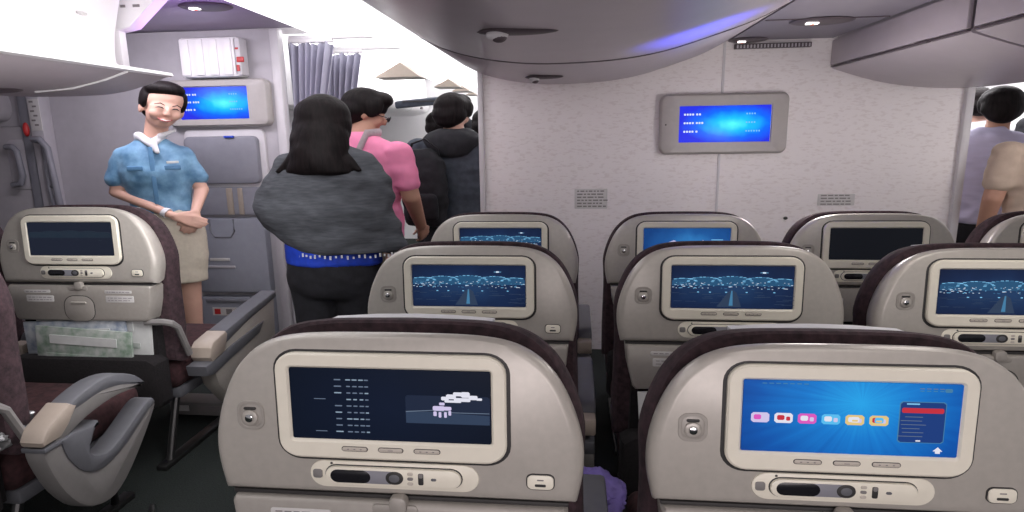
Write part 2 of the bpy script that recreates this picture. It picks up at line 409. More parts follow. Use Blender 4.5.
# left outboard bin, very brightly lit
def left_bin():
    root = thing('overhead_bin', (-2.2, -.3, 1.8), 'white brightly lit overhead bin with pointed lip, above the left seats', 'overhead bin')
    T = root.location
    face = catmull([(-2.14, 2.30), (-2.17, 2.18), (-2.22, 2.02), (-2.235, 1.90), (-2.215, 1.855)], 4)
    under = catmull([(-2.0, 1.817), (-2.10, 1.782), (-2.25, 1.747), (-2.42, 1.733), (-2.75, 1.735), (-3.2, 1.76), (-4.0, 1.80)], 4)
    b = MB()
    # door face
    full = face+[(-2.6, 1.86), (-2.6, 2.30)]
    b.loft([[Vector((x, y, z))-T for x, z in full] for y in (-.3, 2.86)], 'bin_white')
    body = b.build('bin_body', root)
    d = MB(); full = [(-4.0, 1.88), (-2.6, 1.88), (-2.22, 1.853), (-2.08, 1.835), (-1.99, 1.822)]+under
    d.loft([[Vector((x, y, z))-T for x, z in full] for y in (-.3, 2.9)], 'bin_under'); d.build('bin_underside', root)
    l = MB(); l.loft([[Vector((x, y, z))-T for x, z in [(-2.225, 1.862), (-2.10, 1.845), (-1.98, 1.832), (-1.975, 1.818), (-2.0, 1.812), (-2.22, 1.845)]] for y in (-.3, 2.905)], 'bin_white'); l.build('lip_strip', root)
    s = MB(); s.tube([Vector(p)-T for p in [(-2.0, 2.62, 1.812), (-2.10, 2.61, 1.779), (-2.25, 2.59, 1.743), (-2.42, 2.57, 1.729)]], .005, 'bin_white'); s.build('seam_strip', root)
    for yy in (2.45, 1.75):
        u = MB(); u.ell(Vector((-2.55, yy, 1.733))-T, (.16, .11, .015), 'recess'); u.build('air_outlet', root)
    for (yy, zz, n) in ((2.0, 2.10, 5), (2.25, 2.10, 3), (2.62, 2.07, 3)):
        g = MB()
        for i in range(n): g.box(Vector((-2.197+.0, yy+i*.020, zz))-T, (.01, .0205 if i % 2 else .013, .010+.004*(i % 2)), 'label')
        g.build('row_number', root)
    return root
left_bin()
# raised open bin door just beyond
ob = thing('overhead_bin', (-2.3, 3.0, 2.0), 'open white overhead bin with raised door and stickers, next to the galley ceiling', 'overhead bin')
b = MB(); b.loft([[Vector(p)-ob.location for p in q] for q in (
    [(-2.36, 2.90, 2.28), (-1.99, 2.90, 2.245), (-1.99, 2.90, 2.20), (-2.17, 2.90, 2.055), (-2.36, 2.90, 2.02)], [(-2.36, 2.98, 2.28), (-1.99, 2.98, 2.245), (-1.99, 2.98, 2.20), (-2.17, 2.98, 2.055), (-2.36, 2.98, 2.02)])], 'bin_white')
b.build('bin_door', ob)
b = MB(); b.box(Vector((-2.32, 2.94, 2.04))-ob.location, (.16, .05, .36), 'bin_white', .01)
b.build('bin_side', ob)
for i in range(6):
    b = MB(); b.box(Vector((-2.26+(i % 3)*.07, 2.899, 2.15+(i//3)*.06))-ob.location, (.022+rnd.random()*.02, .004, .012), 'print' if i % 3 else 'red'); b.build('sticker', ob)

# ---------------------------------------------------------------- wall monitors
def wall_monitor(cx, cz, W, H, sw, sh, label, dx=0):
    root = thing('wall_monitor', (cx, WY, cz), label, 'monitor', 'blue wall monitors')
    P = lambda u, v, w_: Vector((u, -w_, v))
    b = MB(); o = rrect(W, H, .045, 6); cut = rrect(sw+.01, sh+.01, .008, 6, dx)
    b.loft([[P(x*1.0, y*1.0, 0) for x, y in o], [P(x*1.01, y*1.01, .05) for x, y in o], [P(x*.985, y*.975, .075) for x, y in o], [P(x*.95, y*.93, .083) for x, y in o],
            [P(x, y, .083) for x, y in cut], [P(x, y, .070) for x, y in cut]], 'monitor_box')
    h = b.build('housing', root)
    s = MB(); plate(s, rrect(sw, sh, .004, 6, dx), P, .066, .072, 's_wall', .001)
    for r_, (n1, n2) in enumerate(((6, 2), (7, 2), (5, 3))):
        v = sh*.27-r_*sh*.235
        for k in range(n1): plate(s, rrect(.012, .012, .002, 1, dx-sw*.44+k*.017+(.008 if k > 3 else 0), v), P, .072, .0725, 's_white', .0002)
        for k in range(n2*2): plate(s, rrect(.009, .010, .002, 1, dx+sw*.24+k*.016, v), P, .072, .0725, 's_cyan' , .0002)
    s.build('screen', h)
    l = MB(); l.ell(P(-W*.46, 0, .083), (.005, .004, .005), 'gap'); l.build('indicator', root)
    return root
wall_monitor(.948, 1.555, .79, .375, .565, .228, 'grey boxed monitor with blue screen on the middle bulkhead', .005)
wall_monitor(-2.45, 1.755, .74, .315, .50, .215, 'grey boxed monitor with blue screen on the galley wall beside the attendant', -.02)

# placards and studs on the bulkhead
def placard(cx, cz, W, H, n, label, name='wall_placard', cat='sign', y=WY, group=None):
    b = MB(); P = lambda u, v, w_: Vector((u, -w_, v))
    plate(b, rrect(W, H, .004, 2), P, -.002, .003, 'label', .001)
    for i in range(n):
        v = H*.38-i*H*.76/max(1, n-1); k = -W*.42
        while k < W*.38:
            q = .012+rnd.random()*.03; b.box((k+q/2, -.0035, v), (q, .001, H*.28/n+.002), 'print'); k += q+.008
    o = b.build(name); o.location = (cx, y, cz); return tag(o, label, cat, group)
placard(.115, 1.075, .22, .135, 6, 'grey printed notice on the bulkhead between the two front seat tops')
placard(1.70, 1.06, .23, .075, 4, 'wide printed notice on the bulkhead above the seat with the dark screen')
for (x, z, nm) in ((1.392, .94, 'small round metal stud on the bulkhead under the monitor'),):
    b = MB(); b.ell((0, 0, 0), (.014, .012, .011), 'metal'); o = b.build('wall_stud'); o.location = (x, WY-.004, z); tag(o, nm, 'stud')

# ---------------------------------------------------------------- galley wall fittings
def slide_box():
    root = thing('storage_box', (-2.44, WY, 2.05), 'ribbed white storage box on the galley wall above the monitor', 'box')
    b = MB(); b.box((0, -.06, 0), (.42, .12, .26), 'bin_white', .02)
    for i in range(4): b.box((-.165+i*.10, -.122, 0), (.065, .018, .235), 'bin_white', .008)
    b.build('box_body', root)
    b = MB(); b.box((.20, -.07, 0), (.05, .10, .24), 'galley_trim', .01); b.build('end_cap', root)
    b = MB(); b.box((.222, -.12, -.02), (.05, .012, .035), 'red', .004); b.box((.205, -.125, .05), (.02, .006, .012), 'red'); b.box((.205, -.125, -.075), (.02, .006, .04), 'red'); b.build('red_tag', root)
slide_box()
def jump_seat():
    root = thing('attendant_seat', (-2.45, WY, 0), 'folded grey attendant seat on the galley wall behind the flight attendant', 'seat')
    P = lambda u, v, w_: Vector((u, -w_, v))
    b = MB(); plate(b, rrect(.60, .60, .05, 5, 0, 1.28), P, 0, .03, 'galley_trim', .01); b.build('back_frame', root)
    b = MB(); plate(b, rrect(.54, .33, .04, 5, -.01, 1.365), P, .03, .075, 'jump', .015); b.build('headrest', root)
    b = MB(); plate(b, rrect(.52, .20, .02, 5, -.01, 1.075), P, .02, .055, 'jump', .01); b.build('backrest', root)
    b = MB(); b.box((.02, -.065, 1.075), (.045, .012, .19), 'beige', .004); b.box((.10, -.065, 1.075), (.035, .012, .19), 'beige', .004); b.build('belt', root)
    b = MB(); b.box((.07, -.08, 1.525), (.07, .02, .015), 'bluecloth', .004); b.build('tab', root)
    b = MB(); plate(b, rrect(.56, .55, .02, 5, -.02, .68), P, 0, .07, 'jump_low', .012); lo = b.build('seat_pan', root)
    b = MB(); b.box((-.12, -.072, .60), (.26, .012, .018), 'galley', .004); b.box((-.1, -.074, .655), (.15, .006, .02), 'label', .001); b.build('lift_handle', lo)
    b = MB(); pts = [(-.15, .95), (-.15, .86), (-.12, .82), (.0, .82), (.03, .86), (.03, .95)]
    b.tube([P(u, v, .071) for u, v in pts], .006, 'postgrey'); b.build('recess_rim', lo)
    b = MB(); plate(b, rrect(.56, .36, .015, 5, -.02, .19), P, 0, .06, 'jump_low', .012); b.box((0, -.065, .345), (.5, .02, .02), 'postgrey', .004); b.build('stowage_door', root)
    b = MB(); b.box((-.08, -.062, .26), (.26, .004, .06), 'label'); 
    for x, m_ in ((-.17, 'red'), (-.08, 'print'), (.01, 'red')): b.box((x, -.066, .26), (.045, .003, .04), m_)
    b.build('placard', root)
jump_seat()
# side column beside the attendant seat
b = MB(); b.box((-2.10, WY-.03, .55), (.06, .06, 1.1), 'galley', .012); setting(b, 'trim_6')
# exit door at far left
def exit_door():
    root = thing('exit_door', (-4.0, WY, 0), 'grey cabin exit door with recessed handle at far left', 'door')
    root['kind'] = 'structure'
    P = lambda u, v, w_: Vector((u, -w_, v))
    b = MB(); plate(b, rrect(.62, 1.15, .05, 5, -.18, 1.05), P, 0, .06, 'doorgrey', .02); dl = b.build('door_leaf', root)
    b = MB(); plate(b, rrect(.16, .36, .04, 5, -.02, 1.35), P, .055, .068, 'galley', .008); b.build('handle_recess', dl)
    b = MB(); b.tube([P(-.07, 1.48, .06), P(-.055, 1.48, .11), P(.0, 1.48, .12), (P(.03, 1.45, .12)), P(.045, 1.27, .12), P(.02, 1.22, .12), P(-.05, 1.21, .11), P(-.065, 1.21, .06)], .021, 'postgrey', 12, 1, (0, 1, 0)); b.build('door_handle', dl)
    b = MB(); b.loft([[P(x, y, w_) for x, y in catmull([(-.5, 1.66), (-.22, 1.66), (-.10, 1.68), (-.07, 1.80), (-.16, 1.95), (-.5, 2.0)], 4)] for w_ in (0, .09)], 'galley'); b.build('mechanism_cover', root)
    b = MB(); b.box((.10, -.04, 1.0), (.10, .08, 2.0), 'postgrey', .015); b.build('door_post', root)
    b = MB(); b.box((.195, -.05, 1.1), (.10, .10, 1.9), 'galley', .012); b.build('hinge_column', root)
    b = MB(); b.box((.205, -.103, 1.70), (.085, .006, .22), 'label', .001)
    for i in range(6): b.box((.19+(i % 2)*.02, -.107, 1.79-i*.032), (.03, .002, .012), 'print')
    b.build('placard', root)
    b = MB(); b.box((.19, -.105, 1.88), (.08, .008, .06), 'recess', .003); b.box((.19, -.111, 1.885), (.05, .004, .012), 'label'); b.build('small_window', root)
    b = MB(); b.ell((.10, -.085, 1.60), (.022, .02, .05), 'red'); b.build('red_grip', root)
    b = MB()
    b.tube([P(.20, 1.52, .10), P(.21, 1.53, .16), P(.27, 1.53, .17), P(.32, 1.47, .17), P(.36, .9, .17), P(.34, .84, .15), P(.26, .83, .1)], .022, 'postgrey', 12, 1, (0, 1, 0))
    b.tube([P(.22, 1.50, .1), P(.27, 1.18, .15), P(.25, .88, .1)], .014, 'postgrey', 10, 1, (0, 1, 0)); b.tube([P(.25, 1.20, .13), P(.34, 1.20, .17)], .015, 'postgrey')
    b.build('grab_handle', root)
exit_door()

# ---------------------------------------------------------------- curtains
def curtain(x0, x1, xb0, xb1, y, z1, z0, label, ph=0, tilt=0):
    root = thing('curtain', ((x0+x1)/2, y, 0), label, 'curtain', 'pulled aisle curtains')
    T = root.location; n = 90; rows = 14
    b = MB(); fr = []
    for i in range(rows+1):
        t = i/rows; z = z1+(z0-z1)*t
        k = 1-abs(t-.45)*.0
        a = x0+(xb0-x0)*min(1, t*2.2); c = x1+(xb1-x1)*min(1, t*2.2)
        row = []
        for j in range(n+1):
            s = j/n; x = a+(c-a)*s
            row.append(Vector((x, y+.035*math.sin(s*2*math.pi*6.5+ph+t*.6)*(1-.3*t)+.012*math.sin(s*33+t*3), z-.02*abs(math.sin(s*math.pi*9))*(1 if i == 0 else 0)))-T)
        fr.append(row)
    b.loft([r_+[p+Vector((0, .006, 0)) for p in r_[::-1]] for r_ in fr], 'curtain'); b.build('drape', root, ang=180)
    h = MB()
    h.box(Vector(((x0+x1)/2, y, z1+.008))-T, (x1-x0, .03, .03), 'bin_white', .006)
    h.build('header_tape', root)
    return root
curtain(-2.01, -1.68, -2.01, -1.86, 4.26, 2.17, .25, 'lavender grey curtain hanging beside the galley wall post')
curtain(-1.99, -1.64, -1.99, -1.82, 4.75, 2.16, .25, 'second lavender grey curtain, hanging farther in behind the first', 1.5)
b = MB(); b.box((-1.62, 4.26, 2.20), (.76, .03, .03), 'bin_white', .004); b.box((-1.5, 4.75, 2.19), (.9, .03, .03), 'bin_white', .004)
tag(b.build('trim_7'), kind='structure')

# forward cabin: row of white bins
for i in range(4):
    y0 = 5.0+i*.85
    root = thing('overhead_bin', (-2.0, y0, 1.85), 'white overhead bin in the bright forward cabin, %s' % ['first beyond the curtains', 'second beyond the curtains', 'third beyond the curtains', 'last beyond the curtains'][i], 'overhead bin', None)
    b = MB(); prof = catmull([(-.05, .57), (-.02, .18), (0, .05), (-.08, -.03), (-.4, -.06), (-1.1, -.02)], 4)+[(-1.1, .57)]
    b.loft([[(x, y, z) for x, z in prof] for y in (.0, .83)], 'bin_white'); b.build('bin_body', root)
    b = MB(); b.box((.0, .42, .03), (.02, .09, .03), 'recess', .004); b.build('door_latch', root)
for i, (x, y, z, s) in enumerate(((-1.59, 5.6, 2.10, .36), (-1.27, 6.2, 2.03, .22), (-1.26, 6.9, 2.03, .17), (-1.25, 7.5, 2.02, .11))):
    b = MB(); b.loft([[Vector((-s*.7, yy, -s*.14)), Vector((s*.5, yy, -s*.14)), Vector((.0, yy, s*.22))] for yy in (0, .3)], 'beige'); o = b.build('ceiling_gusset'); o.location = (x, y, z)
    tag(o, 'small tan triangular fitting under the forward ceiling, %s' % ['the largest', 'second largest', 'third largest', 'the smallest'][i], 'fitting')

# ---------------------------------------------------------------- seats
LEAN = R(-2.5)
VS = .86
UPV = Vector((0, -math.sin(LEAN), math.cos(LEAN))); NV = Vector((0, -math.cos(LEAN), -math.sin(LEAN)))
C0 = Vector((0, 0, SCZ))
def P(u, v, w_): return C0+Vector((u, 0, 0))+UPV*(v*VS)+NV*w_
half = [(0, .158), (.10, .157), (.16, .153), (.205, .143), (.24, .124), (.268, .096), (.29, .06), (.308, .015), (.322, -.035), (.331, -.09), (.330, -.15), (.320, -.212)]
def outline(hf, dv=0, su=1, n=3):
    h = catmull(hf, n)
    return [(u*su, v+dv) for u, v in h]+[(-u*su, v+dv) for u, v in h[::-1][:-1]]
SH = outline(half, 0, 1.065)
def ins(pts, k):
    """inset an outline about its middle"""
    cy = sum(p[1] for p in pts)/len(pts); mx = max(abs(p[0]) for p in pts); my = max(abs(p[1]-cy) for p in pts)
    return [(x*(1-k/mx), cy+(y-cy)*(1-k/my)) for x, y in pts]

AP, AN = 's_white', 's_teal'
def screen_mesh(kind):
    s = MB(); W, H = .372, .158; cv = .006
    base = {'menu': 's_menu', 'night': 's_night', 'map': 's_map', 'off': 's_off', 'faint': 's_dark', 'whale': 's_whale'}[kind]
    plate(s, rrect(W, H, .003, 2, 0, cv), P, .0235, .0265, base, .0005)
    lv = [.0270]
    def q(u, v, a, b_, m_, lift=0):
        plate(s, rrect(a, b_, min(.004, min(a, b_)*.2), 1, u, cv+v), P, .0262, lv[0]+lift, m_, .0001)
    def poly(pts, m_, lift=0): plate(s, [(x, cv+y) for x, y in pts], P, .0262, lv[0]+lift, m_, .0001)
    if kind in ('night', 'faint'):
        rn = random.Random(3); f = kind == 'faint'
        A, B, D = ('s_dim', 's_dim', 's_dim') if f else ('s_white', 's_teal', 's_mid')
        # terminal roofs
        for cx, w_, h_ in ((-.150, .08, .012), (-.085, .10, .017), (.0, .12, .020), (.085, .10, .017), (.150, .08, .012)):
            pts = [(cx+w_/2*math.cos(R(a)), .020+h_*math.sin(R(a))) for a in range(0, 181, 20)]
            pts = [(max(-.184, min(.184, x)), y) for x, y in pts]
            poly(pts+[(max(-.184, cx-w_/2), .006), (min(.184, cx+w_/2), .006)], 's_dusk' if not f else 's_dim')
            for k in range(15):
                a = R(180*k/14); u = cx+w_/2*math.cos(a)
                if abs(u) < .18: q(u, .021+h_*math.sin(a), .009, .0020, ('s_cyan' if k % 3 else 's_teal') if not f else A, .0003)
        for k in range(150 if not f else 26):
            u = -.182+.364*rn.random(); v = .018-.026*rn.random()**1.4
            q(u, v, .002+.007*rn.random()**2, .0016, ('s_cyan', 's_teal', 's_white', 's_white', 's_mid')[int(rn.random()*5)] if not f else A, .0004+.0001*rn.random())
        for k in range(26 if not f else 0):
            q(-.18+.36*rn.random(), -.015-.05*rn.random(), .02+.02*rn.random(), .0012, D, .0003)
        for k in range(5 if not f else 0):
            q(-.13+.05*rn.random()+k*.055, -.018, .006, .003, 's_cyan', .0005)
        if not f:
            poly([(-.045, -.073), (.03, -.073), (.015, -.02), (.0, -.008), (-.012, -.02)], 's_mid', .0002)
            poly([(-.008, -.068), (.004, -.068), (.002, -.012), (-.002, -.012)], 's_teal', .0004)
            q(.096, .055, .010, .005, 's_white', .0004); q(.096, .055, .024, .0015, 's_cyan', .0004)
    if kind == 'map':
        rn = random.Random(5)
        for r_ in range(9):
            v = .055-r_*.0145
            if r_ in (3, 8): q(-.13, v, .022, .0014, 's_grey')
            for (u, w_) in ((-.095, .014), (-.075, .010), (-.063, .010), (-.051, .009), (-.041, .008)):
                if r_ == 3 and u < -.09: continue
                q(u, v, w_*(.7+.3*rn.random()), .0026, 's_grey' if (r_+int(u*1000)) % 3 else 's_text')
        q(.108, -.006, .154, .062, 's_mapbg'); poly([(.031, -.036), (.031, -.012), (.07, -.010), (.184, -.016), (.184, -.036)], 's_mid', .0002)
        poly([(.031, -.010), (.08, -.006), (.12, -.010), (.184, -.010), (.184, -.0115), (.12, -.0115), (.08, -.0075), (.031, -.012)], 's_grey', .0003)
        for (u, v, a, b_) in ((.104, .020, .014, .008), (.115, .024, .018, .010), (.128, .030, .018, .008), (.141, .029, .016, .012), (.155, .023, .016, .009), (.166, .020, .010, .005), (.118, .014, .030, .005), (.135, .018, .030, .008)): q(u, v, a, b_, 's_palewhite', .0004)
        for (u, v, a, b_) in ((.092, -.002, .022, .010), (.108, -.002, .014, .008), (.085, -.014, .006, .010), (.094, -.016, .005, .012), (.104, -.016, .005, .012), (.112, -.012, .005, .010), (.098, .008, .010, .006)): q(u, v, a, b_, 's_lilac', .0004)
    if kind == 'menu':
        icons = [('s_brown', 's_pink'), ('s_palewhite', 's_red'), ('s_pink', 's_palewhite'), ('s_sky', 's_palewhite'), ('s_yellow', 's_palewhite'), ('s_yellow', 's_red')]
        for i, (a, b_) in enumerate(icons):
            u = -.155+i*.041; q(u, -.003, .032, .022, a if i else 's_lilac'); 
            q(u-.005, -.002, .013, .011, b_, .0003); q(u+.008, -.004, .007, .009, 's_red' if i in (1,) else 's_lilac', .0003)
            if i in (4, 5): q(u, -.002, .015, .012, 's_palewhite' if i == 4 else 's_sky', .0004); q(u, -.004, .010, .004, 's_yellow', .0005)
        q(.122, -.004, .078, .090, 's_teal'); q(.122, -.004, .075, .087, 's_navy', .0003)
        q(.122, .022, .070, .011, 's_red', .0004)
        for k in range(6): q(.108-.004*(k % 2), .008-k*.0085, .030+.006*(k % 3), .0014, 's_grey', .0004)
        q(.105, .036, .022, .003, 's_cyan', .0004); q(.118, -.044, .008, .003, 's_palewhite', .0004)
        for k in range(7): q(-.15+k*.012, .073, .008, .0018, 's_teal')
        for k in range(4): q(.118+k*.011, .069, .008, .0016, 's_grey'); q(.118+k*.011, .064, .007, .0014, 's_teal')
        q(.162, .066, .012, .008, 's_teal', .0001); poly([(.145, -.066), (.153, -.057), (.161, -.066), (.157, -.066), (.157, -.071), (.149, -.071), (.149, -.066)], 's_palewhite', .0003)
    if kind == 'whale':
        poly([(-.12, -.035), (-.09, .002), (-.055, .018), (-.045, .012), (-.01, -.010), (.04, -.016), (.07, .02), (.085, .0), (.12, -.02), (.07, -.045), (0, -.05)], 's_lilac')
        poly([(-.11, -.036), (0, -.034), (.10, -.028), (.07, -.045), (0, -.05)], 's_teal', .0003); q(.13, .02, .05, .004, 's_cyan')
    me = s.mesh('screen', smooth=False); return me
SCREENS = {k: screen_mesh(k) for k in ('menu', 'night', 'map', 'off', 'faint', 'whale')}

def arm_profile_normal():
    # side outline (y, z) of a curved armrest over a D-shaped side panel
    top = [(-.10, .50), (-.07, .525), (.02, .550), (.16, .585), (.28, .60), (.40, .575), (.46, .53), (.455, .495), (.40, .505), (.28, .52), (.16, .50), (.06, .465), (.0, .44), (-.08, .44)]
    return top
def make_seat():
    root = thing('passenger_seat', (0, 0, 0), '', 'seat')
    # back shell
    b = MB(); o = SH
    L = [(-.085, .020), (-.05, .006), (-.018, 0), (-.004, .0005), (.006, .004), (.0135, .012), (.0165, .024)]
    b.loft([[P(x, y-(.34*abs(w_)*min(1, max(0, (y+.2)/.3)) if w_ < 0 else 0), w_) for x, y in ins(o, k)] for w_, k in L], 'shell', cap0=False)
    plate(b, rrect(.442, .250, .046, 6, 0, -.002), P, .0150, .0172, 'gap', .0008)
    b.build('back_shell', root)
    # padded backrest
    b = MB(); ph = [(u, v) for u, v in half[:-1]]+[(.328, -.24), (.333, -.45), (.333, -.62)]
    po = outline(ph, .0, 1.03)
    b.loft([[P(x, y-(min(1, max(0, (y+.2)/.3))*(.30*abs(w_)-.045+.02)), w_) for x, y in ins(po, k)] for w_, k in ((-.062, .02), (-.068, .0), (-.085, -.012), (-.12, -.016), (-.15, -.004), (-.165, .03), (-.168, .08))], 'fabric')
    bk = b.build('backrest', root)
    b = MB(); hv = .147
    pts = [(-.17, .163), (.17, .163), (.17, -.06), (-.17, -.06)]
    b.loft([[P(x, y-.06, w_) for x, y in pts] for w_ in (-.168, -.172)], 'white_cloth')
    b.loft([[P(u, hv-.3*u*u, -.130), P(u, hv+.004-.3*u*u, -.130), P(u, hv-.3*u*u, -.174), P(u, hv-.03-.3*u*u, -.174), P(u, hv-.03-.3*u*u, -.168), P(u, hv-.006-.3*u*u, -.166)] for u in (-.17, -.08, 0, .08, .17)], 'white_cloth')
    b.build('headrest_cover', root)
    # monitor
    b = MB(); oo = rrect(.428, .236, .040, 6, 0, 0); ii = rrect(.374, .160, .004, 6, 0, .006)
    frame(b, oo, ii, P, .012, .0285, 'bezel', .004)
    mf = b.build('monitor_frame', root)
    s = bpy.data.objects.new('screen', SCREENS['night']); col.objects.link(s); s.parent = mf
    for (u, w_) in ((-.068, .050), (0, .048), (.068, .050)):
        b = MB(); plate(b, rrect(w_, .0115, .0055, 4, u, -.093), P, .0275, .0293, 'gap', .0005)
        plate(b, rrect(w_-.003, .0090, .0042, 4, u, -.093), P, .0275, .0305, 'key_beige', .001)
        for k in (-1, 0, 1):
            if u: plate(b, rrect(.004, .0022, .0008, 1, u+k*.012, -.093), P, .0300, .0309, 'print', .0001)
        if not u: plate(b, rrect(.010, .0016, .0006, 1, 0, -.093), P, .0300, .0309, 'print', .0001)
        b.build('button', mf)
    # handset cradle
    b = MB(); cu, cv = .0, -.158
    plate(b, rrect(.322, .062, .030, 6, cu, cv), P, .014, .0195, 'bezel', .002); cr = b.build('handset_cradle', root)
    b = MB(); plate(b, rrect(.262, .046, .0225, 6, cu-.0, cv), P, .019, .0212, 'gap', .001)
    plate(b, rrect(.258, .042, .0205, 6, cu-.0, cv), P, .020, .0265, 'bezel', .003)
    plate(b, rrect(.078, .030, .0145, 5, cu-.080, cv), P, .026, .0273, 'black_gloss', .001)
    plate(b, rrect(.066, .030, .004, 5, cu-.032, cv), P, .026, .0271, 'postgrey', .001)
    plate(b, rrect(.034, .030, .0149, 6, cu+.004, cv), P, .026, .0283, 'gap', .002)
    plate(b, rrect(.020, .018, .0089, 6, cu+.004, cv), P, .028, .0292, 'armgrey', .001)
    for (u, v) in ((.034, .011), (.034, 0), (.034, -.011)): plate(b, rrect(.011, .007, .003, 3, cu+u, cv+v), P, .026, .0278, 'key_beige' if v else 'armlight', .0005)
    plate(b, rrect(.010, .026, .003, 3, cu+.054, cv), P, .026, .0278, 'gap', .0005); plate(b, rrect(.008, .010, .003, 3, cu+.054, cv+.008), P, .0275, .0284, 'armlight', .0005)
    plate(b, rrect(.010, .006, .0028, 3, cu+.078, cv), P, .026, .0278, 'armgrey', .0005)
    b.build('handset', cr)
    b = MB(); plate(b, rrect(.018, .020, .005, 4, cu-.146, cv), P, .019, .0215, 'armlight', .0008)
    plate(b, rrect(.005, .005, .002, 2, cu-.118, cv+.025), P, .0192, .0202, 'gap', .0002); b.build('release_button', cr)
    # coat hook
    b = MB(); frame(b, rrect(.054, .066, .020, 6, -.272, -.030), rrect(.040, .052, .016, 6, -.272, -.030), P, .008, .0182, 'shell_low', .001)
    plate(b, rrect(.046, .058, .017, 6, -.272, -.030), P, .012, .0172, 'shell_low', .001)
    plate(b, rrect(.030, .034, .0149, 8, -.272, -.034), P, .016, .022, 'shell', .003)
    plate(b, rrect(.016, .019, .0079, 8, -.272, -.034), P, .021, .026, 'chrome', .003)
    plate(b, rrect(.024, .006, .0029, 4, -.272, -.014), P, .016, .020, 'gap', .001)
    b.build('coat_hook', root)
    # charging port
    b = MB(); plate(b, rrect(.052, .036, .012, 5, .274, -.158), P, .014, .0195, 'gap', .001)
    plate(b, rrect(.048, .032, .010, 5, .274, -.158), P, .014, .0215, 'bezel', .002)
    plate(b, rrect(.020, .006, .002, 3, .274, -.164), P, .021, .0222, 'gap', .0005); plate(b, rrect(.012, .003, .001, 3, .274, -.152), P, .021, .022, 'print', .0003)
    b.build('charging_port', root)
    # tray table below the ledge
    lh = [(.0, -.222), (.318, -.222), (.324, -.232), (.318, -.30), (.300, -.385), (.290, -.398), (0, -.398)]
    to = [(u, v) for u, v in lh[1:-1]]+[(-u, v) for u, v in lh[1:-1][::-1]]
    b = MB(); b.loft([[P(x, y, w_) for x, y in ins(to, k)] for w_, k in ((-.06, 0), (.010, 0), (.017, .003), (.020, .008))], 'shell_low')
    plate(b, [(-.325, -.2125), (.325, -.2125), (.325, -.221), (-.325, -.221)], P, -.02, .006, 'gap', .001)
    tr = b.build('tray_table', root)
    b = MB(); plate(b, rrect(.14, .13, .05, 6, 0, -.335), P, .018, .0215, 'gap', .0008); plate(b, rrect(.134, .126, .048, 6, 0, -.336), P, .018, .0225, 'shell_low', .002)
    plate(b, rrect(.07, .010, .005, 4, 0, -.305), P, .022, .0275, 'shell', .002); b.build('cup_holder', tr)
    b = MB(); plate(b, rrect(.034, .040, .013, 5, .008, -.222), P, .012, .030, 'shell_low', .005); plate(b, rrect(.09, .022, .010, 5, .0, -.236), P, .012, .022, 'shell_low', .003); b.build('tray_latch', root)
    for (u, v, a, h_) in ((-.185, -.252, .12, .016), (-.175, -.287, .125, .032), (.18, -.252, .12, .016), (.185, -.287, .125, .032)):
        b = MB(); plate(b, rrect(a, h_, .005, 3, u, v), P, .0195, .0212, 'label', .0005)
        for k in range(2 if h_ > .02 else 1):
            x = -a*.42
            while x < a*.38:
                q_ = .006+rnd.random()*.014; plate(b, rrect(q_, .003, .001, 1, u+x+q_/2, v+(.006-.012*k if h_ > .02 else 0)), P, .0210, .0216, 'print', .0001); x += q_+.004
        b.build('placard', tr)
    # literature pocket
    b = MB(); pk = [(.30, -.575), (.335, -.60), (.340, -.80), (.32, -.83), (0, -.84)]
    po2 = [(u, v) for u, v in pk[:-1]]+[(-u, v) for u, v in pk[:-1][::-1]]
    b.loft([[P(x, y, w_) for x, y in ins(po2, k)] for w_, k in ((-.03, 0), (.03, 0), (.045, .01), (.050, .03))], 'darknet')
    b.build('literature_pocket', root)
    # dark lower back
    b = MB(); b.loft([[P(x, y, w_) for x, y in [(-.30, -.40), (.30, -.40), (.31, -.80), (-.31, -.80)]] for w_ in (-.07, -.02)], 'darknet'); b.build('lower_back', root)
    # seat cushion and frame
    b = MB(); b.box((0, .34, .40), (.66, .58, .13), 'cushion', .04, seg=4); b.build('seat_cushion', root)
    b = MB(); b.box((0, .32, .315), (.65, .50, .05), 'armgrey', .01); b.build('seat_pan', root)
    for sx in (-.27, .27):
        b = MB(); b.tube([(sx, .50, .30), (sx, .48, .02), (sx, .52, .0)], .016, 'metal'); b.tube([(sx, .12, .30), (sx, .02, .02), (sx, .0, .0)], .016, 'metal'); b.box((sx, .26, .012), (.05, .60, .024), 'metal', .005); b.build('seat_leg', root)
    return root
